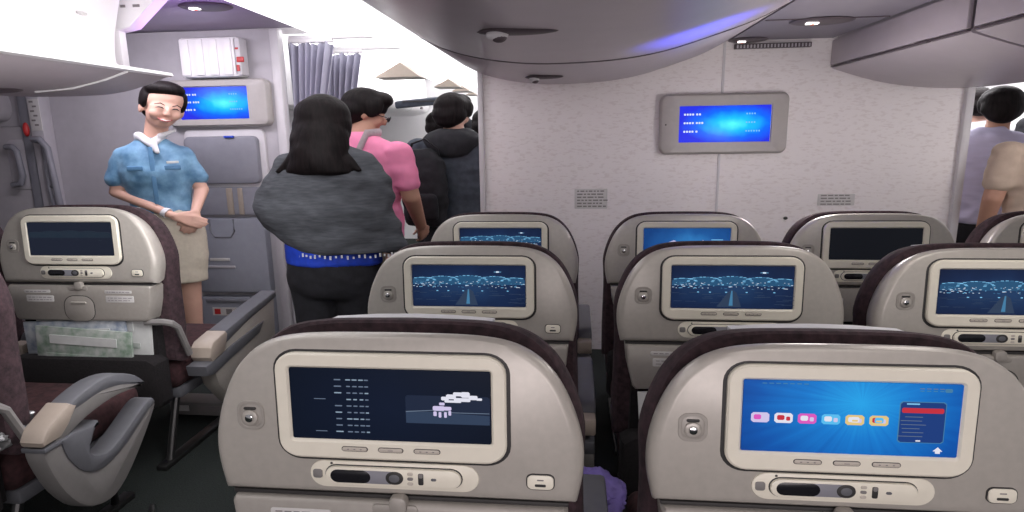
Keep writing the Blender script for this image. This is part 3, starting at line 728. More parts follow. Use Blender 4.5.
def armrest(root, sx, kind='middle'):
    """sx = x of the armrest centre in the seat's own space"""
    if kind == 'middle':
        b = MB(); b.rprism([(sx-.035, y, z) for y, z in catmull([(.06, .50), (.08, .56), (.14, .585), (.44, .60), (.50, .58), (.50, .55), (.44, .545), (.14, .53)], 3)], (.07, 0, 0), 'armgrey', .012)
        a = b.build('armrest', root)
        b = MB(); b.box((sx, .05, .515), (.068, .07, .06), 'beige', .008); b.box((sx, .045, .44), (.062, .06, .05), 'armgrey', .008); b.box((sx, .05, .38), (.06, .07, .08), 'armlight', .008); b.build('hinge_cap', a)
        b = MB(); b.box((sx, .27, .40), (.05, .40, .12), 'armgrey', .012); b.build('side_panel', a)
        return a
    if kind == 'aisle':
        w_ = .085; x0 = sx-w_/2
        up = catmull([(-.04, .50), (.0, .53), (.08, .556), (.20, .572), (.30, .555), (.385, .515), (.42, .48), (.415, .468), (.36, .475), (.25, .485), (.12, .47), (.02, .44), (-.03, .44)], 3)
        b = MB(); b.rprism([(x0, y, z) for y, z in up], (w_, 0, 0), 'armlight', .014); 
        pad = catmull([(.03, .548), (.10, .572), (.20, .588), (.30, .572), (.39, .527), (.435, .475), (.40, .478), (.30, .518), (.20, .535), (.10, .525), (.04, .52)], 3)
        b.rprism([(x0-.003, y, z) for y, z in pad], (w_+.006, 0, 0), 'armgrey', .012); a = b.build('armrest', root)
        b = MB(); b.rprism([(x0-.006, y, z) for y, z in [(-.09, .47), (-.065, .51), (.04, .562), (.075, .54), (.03, .485), (-.01, .455), (-.085, .452)]], (w_+.012, 0, 0), 'beige', .012); b.build('hinge_cap', a)
        D = catmull([(-.085, .445), (-.08, .38), (-.03, .24), (.05, .13), (.16, .085), (.26, .12), (.38, .23), (.47, .335), (.475, .365), (.44, .362), (.30, .29), (.16, .255), (.07, .29), (.02, .37), (.0, .445)], 3)
        b = MB(); b.rprism([(x0, y, z) for y, z in D], (w_, 0, 0), 'armlight', .014)
        S = catmull([(-.02, .445), (.0, .36), (.06, .27), (.15, .235), (.28, .27), (.42, .345), (.47, .368), (.455, .395), (.40, .385), (.27, .32), (.17, .29), (.10, .33), (.13, .40), (.16, .435), (.12, .43), (.04, .445)], 3)
        b.rprism([(x0-.004, y, z) for y, z in S], (w_+.012, 0, 0), 'armgrey', .012)
        b.box((sx, -.045, .436), (w_+.01, .085, .018), 'armgrey', .004)
        b.build('side_panel', a)
        return a
    if kind == 'bulkhead':
        w_ = .10; x0 = sx-w_/2
        b = MB(); b.rprism([(x0, y, z) for y, z in [(.12, .40), (.15, .47), (.34, .50), (.82, .56), (.80, .30), (.68, .13), (.48, .06), (.28, .10), (.16, .25)]], (w_, 0, 0), 'shell_low', .02)
        a = b.build('armrest', root)
        b = MB(); b.rprism([(x0-.004, y, z) for y, z in [(.25, .455), (.27, .525), (.50, .56), (.84, .60), (.845, .56), (.50, .51), (.30, .465)]], (w_+.008, 0, 0), 'armgrey', .012); b.build('arm_pad', a)
        b = MB(); b.rprism([(x0-.008, y, z) for y, z in [(.10, .43), (.11, .48), (.14, .505), (.26, .525), (.275, .505), (.24, .42), (.12, .40)]], (w_+.016, 0, 0), 'beige', .012); b.build('hinge_cap', a)
        b = MB(); b.rprism([(x0-.006, y, z) for y, z in [(.05, .40), (.17, .41), (.30, .43), (.66, .46), (.60, .40), (.30, .36), (.12, .33), (.06, .345)]], (w_+.014, 0, 0), 'armgrey', .010); b.build('side_band', a)
        return a
def bracket(root, s):
    b = MB(); b.tube([P(s*.27, -.405, 0)+Vector((0, .0, 0)), P(s*.345, -.405, -.01), P(s*.375, -.415, -.02), P(s*.385, -.44, -.04), P(s*.385, -.60, -.10)], .014, 'armlight', 8); b.build('hinge_bracket', root)

proto = make_seat()
base_children = list(proto.children)
def copy_seat():
    r_ = proto.copy(); col.objects.link(r_)
    for ch in base_children:
        c = ch.copy(); col.objects.link(c); c.parent = r_
        for g in ch.children:
            d = g.copy(); col.objects.link(d); d.parent = c
    return r_
first = True
def seat(x, y, scr, label, group=None, dz=0, k=1):
    global first
    r_ = proto if first else copy_seat()
    first = False
    r_.location = (x, y, dz); r_.scale = (k, k, k)
    r_['label'] = label
    if group: r_['group'] = group
    for ch in r_.children:
        for g in ch.children:
            if g.name.startswith('screen'): g.data = SCREENS[scr]
    return r_
Y0, Y1, Y2 = 1.0125, 1.8525, 2.69
seats = {}
seats['L0'] = seat(-.332, Y0, 'map', 'nearest left grey seat back, its screen listing times beside a small map')
seats['R0'] = seat(.485, 1.06, 'menu', 'nearest right grey seat back, screen showing a blue menu with six icons', k=.98)
seats['L1'] = seat(-.340, Y1+.045, 'night', 'second row seat directly ahead of the nearest left seat, airport night view on screen')
seats['R1'] = seat(.495, Y1+.06, 'night', 'second row seat ahead of the blue menu seat, airport night view on screen')
seats['C1'] = seat(1.272, Y1+.03, 'night', 'second row seat cut by the right edge, airport night view on screen')
seats['L2'] = seat(-.331, Y2, 'night', 'front row middle block seat at its left end, near the standing woman')
seats['R2'] = seat(.495, Y2, 'whale', 'front row seat under the bulkhead monitor, bright blue picture on screen')
seats['C2'] = seat(1.283, Y2, 'off', 'front row seat before the bulkhead with a black screen that is off')
seats['D2'] = seat(2.07, Y2, 'faint', 'front row seat at the far right edge below the man in tan shirt')
AX, AY, AK = -2.185, 2.40, 1.065
seats['A2'] = seat(AX, AY, 'faint', 'left block seat with dark screen and magazines, in front of the flight attendant', k=AK)
seats['Z2'] = seat(AX-.845, AY, 'faint', 'seat at the left edge, next to the left block seat with magazines', k=AK)
seats['A1'] = seat(AX, AY-.84, 'off', 'near left seat with maroon cushion and curved armrest by the dark aisle floor', k=AK)
G = 'middle block seats'
for k in ('L0', 'L1', 'L2'): armrest(seats[k], -.385); armrest(seats[k], .385)
for k in ('R0', 'R1', 'C1', 'R2', 'C2', 'D2'): armrest(seats[k], .383)
def shift_arm(a, y_old, y_new, xw, dz=0):
    M_ = Matrix(((.85, 0, 0, 0), (0, .85, 0, (y_old*.905-y_new)/AK), (0, 0, .85, .1338), (0, 0, 0, 1)))
    for o in [a]+list(a.children): o.data.transform(Matrix.Translation((xw, 0, dz)) @ M_)
shift_arm(armrest(seats['A2'], 0, 'bulkhead'), 2.69, AY, .405, -.035); armrest(seats['A2'], -.385)
bracket(seats['A2'], 1); bracket(seats['A1'], 1)
shift_arm(armrest(seats['A1'], 0, 'aisle'), 1.8525, AY-.84, .435, -.005); armrest(seats['A1'], -.385)
# foot rail tube under the near left seat
b = MB(); b.tube([(.34, .16, .10), (.36, .16, .03), (.40, .22, .02), (.46, .34, .02), (.47, .42, .03), (.44, .46, .03)], .012, 'metal'); b.build('foot_rail', seats['A1'])
b = MB(); b.box((.13, .52, .045), (.34, .12, .075), 'armlight', .012); b.box((.18, .459, .05), (.12, .004, .03), 'print'); b.box((.04, .459, .05), (.06, .004, .03), 'label'); b.build('equipment_box', seats['A2'])

# ---------------------------------------------------------------- magazines and bags
def magazine(x, y, z, w_, h_, mat_, label, tilt=0, lean=R(-10), group='magazines in the seat pocket'):
    b = MB(); b.box((0, 0, 0), (w_, .012, h_), mat_, .002); b.box((0, -.008, h_*.25), (w_*.7, .003, h_*.18), 'paper', 0); b.box((0, -.0075, -h_*.1), (w_*.8, .003, h_*.10), 'paper_green', 0)
    o = b.build('magazine'); o.location = (x, y, z); o.rotation_euler = (R(-2), tilt, 0); return tag(o, label, 'magazine', group)
magazine(AX+.02, AY-.000, .630, .56, .25, 'paper', 'large pale magazine at the back of the left seat pocket', R(2))
magazine(AX-.05, AY-.022, .600, .50, .23, 'paper_blue', 'bluish magazine second from the back in the left seat pocket', R(-2))
magazine(AX+.0, AY-.044, .575, .46, .22, 'paper_green', 'green and white magazine nearest the front of the left seat pocket', R(3))
magazine(.43, Y1+.03, .56, .42, .24, 'paper', 'grey magazine in the pocket of the second row seat behind the blue menu seat', R(-4))
def crumple(name, c, r, mat_, label, cat, seed=1, base=None, amp=.25):
    rn = random.Random(seed); bm = bmesh.new(); bmesh.ops.create_icosphere(bm, subdivisions=5, radius=1)
    from mathutils import noise
    for v in bm.verts:
        d = v.co.normalized(); k = 1+amp*noise.noise(d*2.2+Vector((seed, 0, 0)))+amp*.6*abs(noise.noise(d*5+Vector((0, seed, 0))))
        p = d*k; v.co = Vector((p.x*r[0], p.y*r[1], max(-r[2]*.75, p.z*r[2])))
    b = MB(); b.add_bm(bm, mat_); o = b.build(name, ang=50); o.location = c; return tag(o, label, cat)
crumple('folded_blanket', (.055, 1.52, .525), (.085, .09, .05), 'purple_bag', 'crumpled purple blanket lying between the two nearest seats', 'blanket', 4)
crumple('plastic_bag', (-1.93, 1.66, .565), (.12, .10, .075), 'foil', 'crinkled shiny clear plastic bag on the near left seat', 'bag', 9, amp=.45)
b = MB(); b.loft([[(-.05, -.01, .0), (.02, -.012, .004), (.06, -.02, .0)], [(-.04, .012, .002), (.02, .006, .012), (.07, .02, .006)]], 'paper'); o = b.build('paper_scrap'); o.location = (-1.27, 1.98, .003); tag(o, 'small torn white paper scrap on the dark aisle carpet', 'paper')

#PEOPLE
# ---------------------------------------------------------------- people
KX = 1.38      # the place is built broad, people with it
class Shape:
    """closed blobs fused into one smooth surface"""
    def __init__(s): s.b = MB()
    def cap(s, p0, p1, r0, r1, fl=1.0, up=(0, 1, 0)): s.b.capsule(p0, p1, r0, r1, 'skin_light', 18, fl, up); return s
    def ell(s, c, r, rot=None): s.b.ell(c, r, 'skin_light', rot, 24, 16); return s
    def rings(s, rs, n=28):
        """rs: (cx, cy, z, rx, ry)"""
        s.b.loft([[Vector((cx+rx*math.cos(2*math.pi*k/n), cy+ry*math.sin(2*math.pi*k/n), z)) for k in range(n)] for cx, cy, z, rx, ry in catmull(rs, 3)], 'skin_light'); return s
    def fuse(s, name, mat_, root, voxel=.010, smooth=4, rough=0, seed=0, rz=0, kx=KX, paint=None):
        me = s.b.mesh('tmp'); o = bpy.data.objects.new('tmp', me); tmps = bpy.data.scenes.new('tmp'); tmps.collection.objects.link(o)
        m = o.modifiers.new('r', 'REMESH'); m.mode = 'VOXEL'; m.voxel_size = voxel; m.use_smooth_shade = True
        k = o.modifiers.new('s', 'SMOOTH'); k.iterations = smooth; k.factor = .5
        with bpy.context.temp_override(scene=tmps, view_layer=tmps.view_layers[0]):
            dg = bpy.context.evaluated_depsgraph_get(); dg.update()
        nm = bpy.data.meshes.new_from_object(o.evaluated_get(dg)); nm.name = name
        bpy.data.objects.remove(o); bpy.data.meshes.remove(me); bpy.data.scenes.remove(tmps)
        nm.materials.clear(); nm.materials.append(MATS[mat_])
        if rough:
            from mathutils import noise
            co = [v.co.copy() for v in nm.vertices]; no = [v.normal.copy() for v in nm.vertices]; out = []
            for q, nn in zip(co, no):
                q = q+nn*rough*(noise.noise(Vector((q.x*7+seed, q.y*7, q.z*11)))+.6*noise.noise(Vector((q.x*16, q.y*16+seed, q.z*22)))); out += [q.x, q.y, q.z]
            nm.vertices.foreach_set('co', out)
        if paint:
            for mn in paint[0]: nm.materials.append(MATS[mn])
            for p in nm.polygons: p.material_index = paint[1](p.center)
        nm.transform(Matrix.Diagonal((kx, 1, 1, 1)) @ Matrix.Rotation(rz, 4, 'Z'))
        nm.polygons.foreach_set('use_smooth', [True]*len(nm.polygons)); nm.update()
        b2 = bpy.data.objects.new(name, nm); col.objects.link(b2); b2.parent = root; return b2
def feat(root, name, mb, rz=0, kx=KX, parent=None):
    o = mb.build(name, root); o.data.transform(Matrix.Diagonal((kx, 1, 1, 1)) @ Matrix.Rotation(rz, 4, 'Z')); return o
def hand(s, wrist, direction, palm_n, side, L=.17, curl=.3):
    """palm with five fingers; direction = along the fingers, palm_n = out of the palm, side = thumb side"""
    w_ = Vector(wrist); d = Vector(direction).normalized(); n = Vector(palm_n).normalized(); t = d.cross(n).normalized()*side
    for k in (-1.1, -.35, .4, 1.1): s.cap(w_+t*.008*k, w_+d*.45*L+t*.026*k*.9, .014, .0135)
    for i, (k, ln) in enumerate(((1.25, .40), (.42, .46), (-.42, .43), (-1.2, .34))):
        a = w_+d*.45*L+t*.026*k*.9; m1_ = a+d*ln*L*.5+n*curl*.018; e = m1_+d*ln*L*.4+n*curl*.05
        s.cap(a, m1_, .0095, .0085); s.cap(m1_, e, .0085, .007)
    a = w_+d*.10*L+t*.018; m1_ = a+t*.032+d*.045+n*.008; s.cap(a, m1_, .013, .011); s.cap(m1_, m1_+d*.035+n*.010, .010, .008)

def head_T(c, yaw=0, pitch=0, roll=0):
    """head frame: -Y is the face"""
    return Matrix.Translation(Vector(c)) @ Matrix.Rotation(yaw, 4, 'Z') @ Matrix.Rotation(roll, 4, 'Y') @ Matrix.Rotation(pitch, 4, 'X')
def head_shape(s, T, k=1.0):
    def e(c, r, rot=None):
        bm = bmesh.new(); bmesh.ops.create_uvsphere(bm, u_segments=24, v_segments=16, radius=1)
        s.b.add_bm(bm, 'skin_light', T @ Matrix.Scale(k, 4) @ Matrix.Translation(Vector(c)) @ Matrix.Diagonal((*r, 1)))
    e((0, .012, .035), (.074, .092, .082)); e((0, -.012, -.030), (.058, .070, .078)); e((0, -.046, -.078), (.032, .030, .026))
    e((0, -.045, -.015), (.058, .042, .065)); e((0, -.092, -.022), (.011, .014, .022)); e((0, -.096, -.034), (.015, .014, .010))
    for x in (-.030, .030): e((x, -.058, -.035), (.028, .026, .028))
    for x in (-.074, .074): e((x, .008, -.015), (.010, .020, .032))
    e((0, -.078, -.066), (.020, .012, .010))

# ---- flight attendant
def attendant():
    X0, Y_ = -2.575, 3.50
    root = thing('person', (X0, Y_, 0), 'smiling flight attendant in light blue short sleeve shirt and beige skirt, hands clasped', 'person')
    T = head_T((.066, -.045, 1.705), R(14), R(6), R(12))
    rz = R(26)
    s = Shape(); head_shape(s, T, 1.17)
    s.cap((.0, .01, 1.44), (.040, -.015, 1.64), .050, .052)
    s.rings([(0, .0, 1.50, .05, .05), (0, .0, 1.46, .09, .06), (0, 0, 1.40, .125, .08), (0, 0, 1.25, .12, .08), (.01, 0, 1.13, .115, .08), (.02, 0, 1.0, .15, .10), (.02, 0, .86, .15, .10)])
    # legs
    for x in (-.055, .090):
        s.cap((x, 0, .88), (x*.95, .0, .48), .070, .048); s.cap((x*.95, 0, .48), (x*.9, .02, .10), .050, .030); s.cap((x*.9, .02, .06), (x*.9, -.10, .04), .03, .026)
    # arms crossing to the clasped hands
    s.cap((-.122, .0, 1.415), (-.175, .01, 1.20), .034, .034); s.cap((-.175, .01, 1.20), (.055, -.155, 1.060), .034, .022)
    s.cap((.122, .0, 1.415), (.190, .0, 1.20), .034, .034); s.cap((.190, 0, 1.20), (.150, -.13, 1.075), .034, .022)
    hand(s, (.058, -.157, 1.056), (.92, -.05, -.40), (0, 1, -.2), 1, .17, .2)
    hand(s, (.150, -.138, 1.070), (-.35, -.12, -.92), (0, 1, .1), -1, .16, .3)
    body = s.fuse('body', 'skin_light', root, .0065, 3, rz=rz)
    def F(x, y, z): return (T @ Matrix.Scale(1.17, 4)) @ Vector((x, y, z))
    # hair pulled back
    s = Shape()
    def e(c, r, sc_=1.17):
        bm = bmesh.new(); bmesh.ops.create_uvsphere(bm, u_segments=28, v_segments=18, radius=1)
        s.b.add_bm(bm, 'skin_light', T @ Matrix.Scale(sc_, 4) @ Matrix.Translation(Vector(c)) @ Matrix.Diagonal((*r, 1)))
    e((0, .030, .048), (.084, .094, .080)); e((0, .05, .01), (.078, .072, .085)); e((0, .125, .0), (.045, .04, .04))
    e((-.008, -.018, .088), (.074, .066, .042)); e((-.071, .010, .030), (.016, .042, .055)); e((.071, .010, .030), (.016, .042, .055))
    s.fuse('hair', 'hair', root, .007, 3, rz=rz)
    # face
    for sx in (-1, 1):
        b = MB(); b.tube([F(sx*.014, -.0955, .010), F(sx*.030, -.094, .018), F(sx*.048, -.080, .010)], [.0022, .0032, .0018], 'hair', 8); feat(root, 'eyebrow', b, rz)
        b = MB(); b.tube([F(sx*.014, -.090, -.008), F(sx*.022, -.0925, -.002), F(sx*.032, -.091, -.001), F(sx*.043, -.082, -.007)], [.0012, .0038, .0038, .0012], 'eye', 8); feat(root, 'eye', b, rz)
    b = MB(); b.tube([F(-.027, -.080, -.056), F(-.014, -.0895, -.064), F(0, -.0925, -.067), F(.014, -.0895, -.064), F(.027, -.080, -.056)], [.0015, .0045, .0055, .0045, .0015], 'lips', 8); feat(root, 'lips', b, rz)
    b = MB(); b.tube([F(-.018, -.0895, -.0595), F(0, -.0965, -.0645), F(.018, -.0895, -.0595)], [.0010, .0024, .0010], 'teeth', 8); feat(root, 'teeth', b, rz)
    # blouse
    s = Shape()
    s.rings([(0, .0, 1.525, .058, .058), (0, .0, 1.495, .090, .070), (0, 0, 1.45, .145, .088), (0, -.008, 1.38, .158, .105), (0, -.012, 1.30, .160, .112), (.005, -.002, 1.20, .142, .100), (.012, 0, 1.13, .140, .098), (.018, 0, 1.075, .150, .108), (.018, 0, 1.07, .145, .10)])
    for sx, ex in ((-1, -.176), (1, .180)): s.cap((sx*.122, 0, 1.425), (ex*.98, .006, 1.275), .050, .050)
    bl = s.fuse('blouse', 'blouse', root, .008, 3, .006, 3, rz=rz)
    b = MB(); b.box((-.006, -.118, 1.30), (.020, .010, .34), 'blouse_dark', .003); feat(root, 'button_placket', b, rz)
    for sx in (-1, 1):
        b = MB(); b.box((sx*.078, -.108, 1.345), (.070, .014, .028), 'blouse_dark', .005, (0, 0, R(sx*12))); feat(root, 'pocket_flap', b, rz)
    b = MB(); b.box((.080, -.118, 1.378), (.052, .006, .014), 'paper', .002, (0, 0, R(12))); feat(root, 'name_tag', b, rz)
    s = Shape(); s.cap((-.050, -.02, 1.540), (.0, -.085, 1.485), .022, .020); s.cap((.050, -.02, 1.535), (.0, -.085, 1.485), .022, .020); s.cap((-.045, .03, 1.53), (-.05, -.02, 1.525), .022, .022); s.cap((.045, .03, 1.54), (.05, -.02, 1.535), .022, .022); s.cap((-.045, .03, 1.53), (.045, .03, 1.54), .02, .02)
    s.cap((.005, -.100, 1.485), (.022, -.118, 1.44), .022, .012); s.cap((.045, -.06, 1.535), (.105, -.055, 1.565), .018, .008)
    s.fuse('scarf', 'white_cloth', root, .006, 2, rz=rz)
    s = Shape(); s.rings([(.018, 0, 1.10, .138, .098), (.02, 0, 1.05, .150, .108), (.022, 0, .95, .168, .122), (.024, 0, .80, .165, .118), (.026, 0, .66, .150, .108), (.026, 0, .62, .148, .106)])
    s.fuse('skirt', 'skirt', root, .010, 3, .004, 5, rz=rz)
    for x in (-.052, .083):
        s = Shape(); s.cap((x, .025, .045), (x, -.11, .03), .040, .032); s.cap((x, .035, .02), (x, .035, .05), .026, .036); s.fuse('shoe', 'blackcloth', root, .008, 2, rz=rz)
    b = MB(); 
    t = Vector((.23, -.165, -.140)).normalized(); a = Vector((.055, -.155, 1.060))-t*.05
    b.tube([a, a+t*.022], .0295, 'white_cloth', 16); feat(root, 'wristwatch', b, rz)
attendant()

# ---- woman in a grey shawl, seen from behind
def back_hair(root, T, k, w_=.086, low=None, rz=0, flare=0, top=1.0):
    s = Shape()
    def e(c, r):
        bm = bmesh.new(); bmesh.ops.create_uvsphere(bm, u_segments=28, v_segments=18, radius=1)
        s.b.add_bm(bm, 'skin_light', T @ Matrix.Scale(k, 4) @ Matrix.Translation(Vector(c)) @ Matrix.Diagonal((*r, 1)))
    e((0, .022, .045), (w_, .102, .086*top)); e((0, .045, -.005), (w_*.97, .078, .085)); e((0, -.03, .085), (w_*.85, .06, .045)); e((0, .06, -.045), (w_*.72, .05, .05))
    for sx in (-1, 1): e((sx*w_*.82, -.012, .03), (.020, .04, .055))
    return s
def shawl_woman():
    root = thing('person', (-1.262, 3.0, 0), 'woman seen from behind in grey knitted shawl, long dark hair and blue shirt hem', 'person')
    rz = math.pi
    T = head_T((0, .0, 1.575), 0, R(6), 0)
    # built facing -Y, turned to face away
    s = Shape(); head_shape(s, T, 1.0); s.cap((0, .01, 1.38), (0, 0, 1.55), .052, .050)
    s.rings([(0, 0, 1.44, .06, .05), (0, 0, 1.40, .15, .08), (0, 0, 1.30, .17, .10), (0, 0, 1.1, .15, .10), (0, 0, .92, .17, .12), (0, 0, .80, .16, .12)])
    for x in (-.08, .08): s.cap((x, 0, .85), (x, 0, .46), .088, .058); s.cap((x, 0, .46), (x, .02, .10), .056, .036); s.cap((x, .02, .05), (x, -.13, .04), .034, .028)
    s.cap((.15, 0, 1.34), (.20, .02, 1.10), .045, .04); s.cap((.20, .02, 1.10), (.16, -.10, .99), .038, .026)
    s.cap((-.15, 0, 1.34), (-.20, .03, 1.10), .045, .04); s.cap((-.20, .03, 1.10), (-.225, .03, .93), .038, .026)
    hand(s, (-.225, .03, .93), (0, -.1, -1), (1, 0, 0), 1, .16, .4); hand(s, (.16, -.10, .99), (-.5, -1, -.1), (0, .3, -1), 1, .16, .4)
    s.fuse('body', 'skin_light', root, .008, 3, rz=rz)
    s = Shape(); s.ell((0, .012, 1.605), (.104, .118, .118)); s.ell((0, .02, 1.56), (.109, .115, .13))
    s.rings([(0, .04, 1.58, .095, .095), (0, .055, 1.52, .109, .105), (0, .075, 1.46, .108, .10), (0, .09, 1.40, .112, .095), (0, .10, 1.36, .120, .08), (0, .11, 1.335, .124, .06), (0, .11, 1.325, .10, .045)])
    s.cap((.08, .09, 1.42), (.150, .11, 1.345), .035, .012); s.cap((-.08, .09, 1.42), (-.150, .11, 1.35), .035, .012)
    s.fuse('hair', 'hair', root, .008, 2, .006, 2, rz=rz)
    s = Shape()
    s.rings([(0, .01, 1.475, .07, .06), (0, .01, 1.45, .11, .085), (0, .01, 1.42, .175, .11), (0, .01, 1.36, .218, .130), (.008, .01, 1.28, .250, .145), (.020, .01, 1.20, .270, .155), (.024, .01, 1.12, .276, .16), (.0, .01, 1.04, .245, .155), (-.03, .01, .98, .225, .152), (-.055, .01, .935, .205, .150), (-.06, .01, .925, .195, .145)])
    s.cap((-.20, .02, 1.15), (-.245, .03, .955), .055, .05)
    s.fuse('shawl', 'shawl', root, .010, 3, .014, 6, rz=rz)
    b = MB(); n = 60
    for k in range(n):
        a = 2*math.pi*k/n; x = -.058+.206*math.cos(a); y = .01+.152*math.sin(a)
        b.box((x, y, .918+.004*math.sin(k*1.7)), (.006, .005, .010+.004*((k*7) % 3)), 'white_cloth')
    f = feat(root, 'shawl_fringe', b, rz); f['kind'] = 'stuff'
    s = Shape(); s.rings([(0, 0, 1.0, .185, .13), (0, 0, .93, .190, .135), (0, 0, .865, .192, .138), (0, 0, .855, .186, .13)]); s.fuse('shirt', 'bluecloth', root, .010, 2, .006, 3, rz=rz)
    s = Shape(); s.rings([(0, 0, .93, .180, .128), (0, 0, .80, .188, .138), (0, 0, .72, .182, .13), (0, 0, .68, .16, .11)])
    for x in (-.088, .088): s.cap((x, 0, .76), (x, 0, .45), .098, .075); s.cap((x, 0, .45), (x, .02, .08), .075, .058)
    s.fuse('trousers', 'blackcloth', root, .010, 3, .005, 4, rz=rz)
    for x in (-.088, .088):
        s = Shape(); s.cap((x, .03, .04), (x, -.14, .035), .044, .036); s.fuse('shoe', 'blackcloth', root, .008, 2, rz=rz)
shawl_woman()

def passer(loc, label, top_mat, hair_scale, zt, head, shoulder_w=.2, sleeve='short', skin='skin_tan', rz=math.pi, arms=None, pants='blackcloth', hy=0, hp=R(8), hr=0, hair_low=False, rough=.010, belly=1.0, extra=None, dark=True):
    """standing person facing away; zt = top of the shoulders"""
    root = thing('person', loc, label, 'person')
    T = head_T(head, hy, hp, hr)
    s = Shape(); head_shape(s, T, 1.02); hx, hy_, hz = head
    s.cap((hx*.4, .02, zt-.04), (hx*.9, hy_+.01, hz-.06), .058, .054)
    W = shoulder_w
    s.rings([(0, 0, zt+.01, .07, .06), (0, 0, zt-.04, W*.85, .09), (0, 0, zt-.16, W*.88, .11), (0, 0, zt-.38, W*.78, .11), (0, 0, zt-.55, W*.84, .12), (0, 0, zt-.66, W*.8, .12)])
    for x in (-.09, .09): s.cap((x, 0, zt-.62), (x, 0, .48), .088, .06); s.cap((x, 0, .48), (x, .02, .10), .058, .038); s.cap((x, .02, .05), (x, -.14, .04), .036, .03)
    arms = arms or [[(-W+.01, 0, zt-.06), (-W-.04, .02, zt-.34), (-W-.03, -.06, zt-.58)], [(W-.01, 0, zt-.06), (W+.04, .02, zt-.34), (W+.03, -.06, zt-.58)]]
    for i, (a, e, w_) in enumerate(arms):
        s.cap(a, e, .050, .042); s.cap(e, w_, .042, .027)
        d = (Vector(w_)-Vector(e)).normalized(); n = d.cross(Vector((0, 1, .2))).normalized()
        hand(s, w_, d, n*(1 if i else -1), 1 if i else -1, .17, .5)
    s.fuse('body', skin, root, .008, 3, rz=rz)
    h = back_hair(root, T, hair_scale, .084); h.fuse('hair', 'hair', root, .008, 2, .008, 5, rz=rz)
    s = Shape()
    s.rings([(0, .0, zt+.035, .065, .065), (0, .0, zt+.005, .105, .085), (0, 0, zt-.035, W*.86, .105), (0, 0, zt-.09, W*.97, .12), (0, 0, zt-.2, W*.98*belly, .13), (0, 0, zt-.38, W*.92*belly, .128), (0, 0, zt-.55, W*.95*belly, .135), (0, 0, zt-.62, W*.95*belly, .135), (0, 0, zt-.63, W*.9, .12)])
    for (a, e, w_) in arms:
        a, e, w_ = Vector(a), Vector(e), Vector(w_)
        if sleeve == 'short': s.cap(a, a.lerp(e, .68), .066, .064)
        else: s.cap(a, e, .068, .056); s.cap(e, w_, .056, .040)
    s.fuse('shirt' if sleeve == 'short' else 'sweatshirt', top_mat, root, .009, 3, rough, 7, rz=rz)
    s = Shape(); s.rings([(0, 0, zt-.56, W*.86, .118), (0, 0, zt-.70, W*.92, .13), (0, 0, zt-.78, W*.8, .11)])
    for x in (-.09, .09): s.cap((x, 0, zt-.70), (x, 0, .46), .10, .078); s.cap((x, 0, .46), (x, .02, .08), .078, .06)
    s.fuse('trousers', pants, root, .011, 3, .006, 9, rz=rz)
    for x in (-.09, .09):
        s = Shape(); s.cap((x, .03, .04), (x, -.15, .035), .045, .038); s.fuse('shoe', 'blackcloth', root, .010, 2, rz=rz)
    return root, T
# man in pink T-shirt, half hidden behind the shawl; built facing -Y then turned away
pk, T = passer((-1.30, 3.62, 0), 'man in pink T-shirt with glasses and one grey strap over his back', 'pink', 1.10, 1.50, (-.0, -.06, 1.655), .20, 'short', rz=math.pi+R(-20),
    arms=[[(.19, 0, 1.42), (.255, -.02, 1.14), (.24, -.10, .90)], [(-.19, 0, 1.42), (-.24, -.02, 1.14), (-.20, -.16, .95)]], hy=R(-50), hp=R(22), pants='khaki')
b = MB(); b.tube([(-.085, -.04, 1.535), (-.085, .07, 1.53), (-.085, .145, 1.42), (-.075, .165, 1.25), (-.05, .165, 1.05)][::1], .024, 'strap', 8, .25, up=(1, 0, 0)); feat(pk, 'strap', b, math.pi+R(-20))
def Fp(x, y, z): return T @ Vector((x, y, z))
b = MB()
for sx in (-1, 1): b.tube([Fp(sx*.032+.022*math.cos(R(a)), -.108, -.004+.016*math.sin(R(a))) for a in range(0, 361, 30)], .003, 'black_gloss', 6)
b.tube([Fp(-.055, -.105, 0), Fp(-.078, .0, .0)], .003, 'black_gloss', 6); b.tube([Fp(.055, -.105, 0), Fp(.078, .0, .0)], .003, 'black_gloss', 6); b.tube([Fp(-.01, -.108, 0), Fp(.01, -.108, 0)], .003, 'black_gloss', 6)
feat(pk, 'glasses', b, math.pi+R(-20))
# man in dark hooded sweatshirt by the bulkhead edge
hd, T = passer((-.865, 4.36, 0), 'man in dark grey hooded sweatshirt with short black hair by the bulkhead edge', 'hoodie', 1.13, 1.49, (0, -.02, 1.665), .20, 'long', skin='skin_light', hy=R(-20), hp=R(6), pants='blackcloth')
s = Shape(); s.rings([(0, .02, 1.56, .075, .07), (0, .04, 1.535, .115, .10), (0, .06, 1.49, .150, .105), (0, .085, 1.44, .135, .085), (0, .10, 1.39, .10, .06), (0, .11, 1.355, .05, .03)]); s.fuse('hood', 'hood', hd, .010, 3, .010, 4, rz=math.pi)
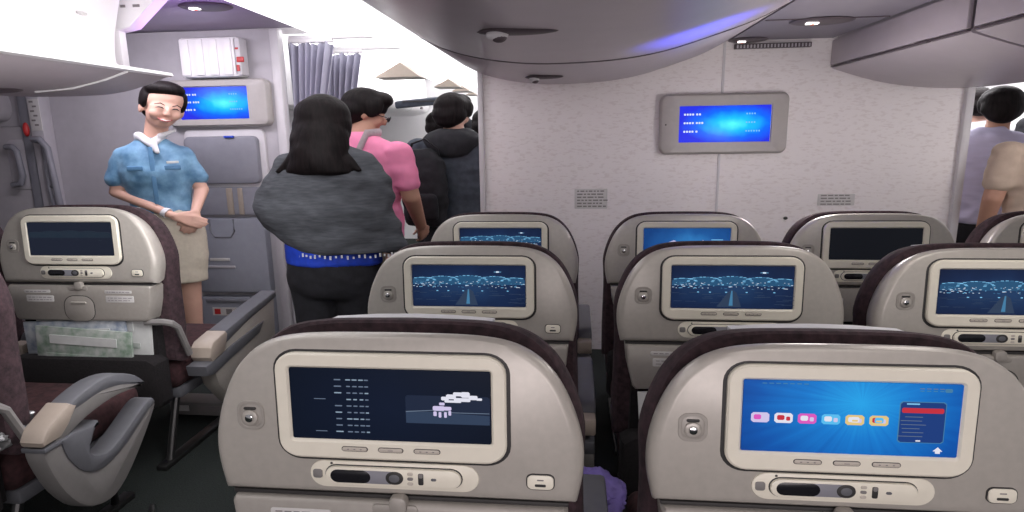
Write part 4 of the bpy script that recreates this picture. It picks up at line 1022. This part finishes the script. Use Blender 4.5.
# backpack beside him
bp = thing('backpack', (-1.04, 4.14, 1.12), 'black backpack hanging between the pink T-shirt and the dark hooded sweatshirt', 'bag')
s = Shape(); s.rings([(0, 0, -.24, .08, .05), (0, 0, -.21, .125, .085), (0, 0, 0, .135, .095), (0, 0, .18, .125, .085), (-.01, 0, .27, .09, .06), (-.01, 0, .30, .05, .03)]); s.fuse('bag_body', 'hood', bp, .010, 3, .012, 8, kx=1.2)
s = Shape(); s.rings([(0, -.08, -.19, .07, .03), (0, -.09, -.16, .095, .045), (0, -.09, -.03, .09, .04), (0, -.08, .0, .06, .03)]); s.fuse('front_pocket', 'blackcloth', bp, .008, 2, kx=1.2)
b = MB(); b.tube([(-.10, -.02, .22), (-.07, -.03, .34), (.02, -.02, .37), (.10, .0, .30), (.12, .03, .1)], .018, 'hood', 8, .4); b.build('shoulder_strap', bp)
# passengers farther in
passer((-1.17, 5.3, 0), 'dark haired passenger farther in, reaching up with a pale hand', 'blackcloth', 1.08, 1.42, (0, 0, 1.585), .19, 'long', skin='skin_light',
    arms=[[(-.19, 0, 1.36), (-.26, -.04, 1.50), (-.14, -.10, 1.66)], [(.19, 0, 1.36), (.24, 0, 1.1), (.22, -.06, .86)]])
b = MB(); b.box((0, 0, 0), (.44, .25, .06), 'hoodie', .015, (R(6), R(-4), 0)); b.box((0, -.127, 0), (.3, .006, .012), 'gap'); o = b.build('travel_case'); o.location = (-1.30, 5.25, 1.80); tag(o, 'flat dark case held up toward the forward bins', 'bag')
passer((-.70, 4.95, 0), 'dark haired passenger just past the bulkhead edge, mostly hidden', 'blackcloth', 1.08, 1.40, (0, 0, 1.58), .19, 'long', skin='skin_light')
# right aisle
passer((2.93, 4.66, 0), 'man in pale lavender shirt seen from behind in the right aisle', 'lavender', 1.20, 1.47, (-.05, -.03, 1.635), .25, 'short', skin='skin_tan', hy=R(-18), hp=R(10), rough=.016)
passer((2.87, 3.95, 0), 'person in tan T-shirt at the right edge, bare forearm showing', 'tan_shirt', 1.05, 1.42, (-.12, -.12, 1.59), .20, 'short', skin='skin_tan', hp=R(30))
passer((3.52, 5.75, 0), 'dark haired passenger in white behind the man in lavender', 'white_cloth', 1.12, 1.53, (.03, -.02, 1.70), .20, 'short', skin='skin_light')
passer((4.05, 5.55, 0), 'passenger in dark jacket farthest in the right aisle at the frame edge', 'blackcloth', 1.10, 1.58, (0, -.02, 1.74), .20, 'long', skin='skin_light')
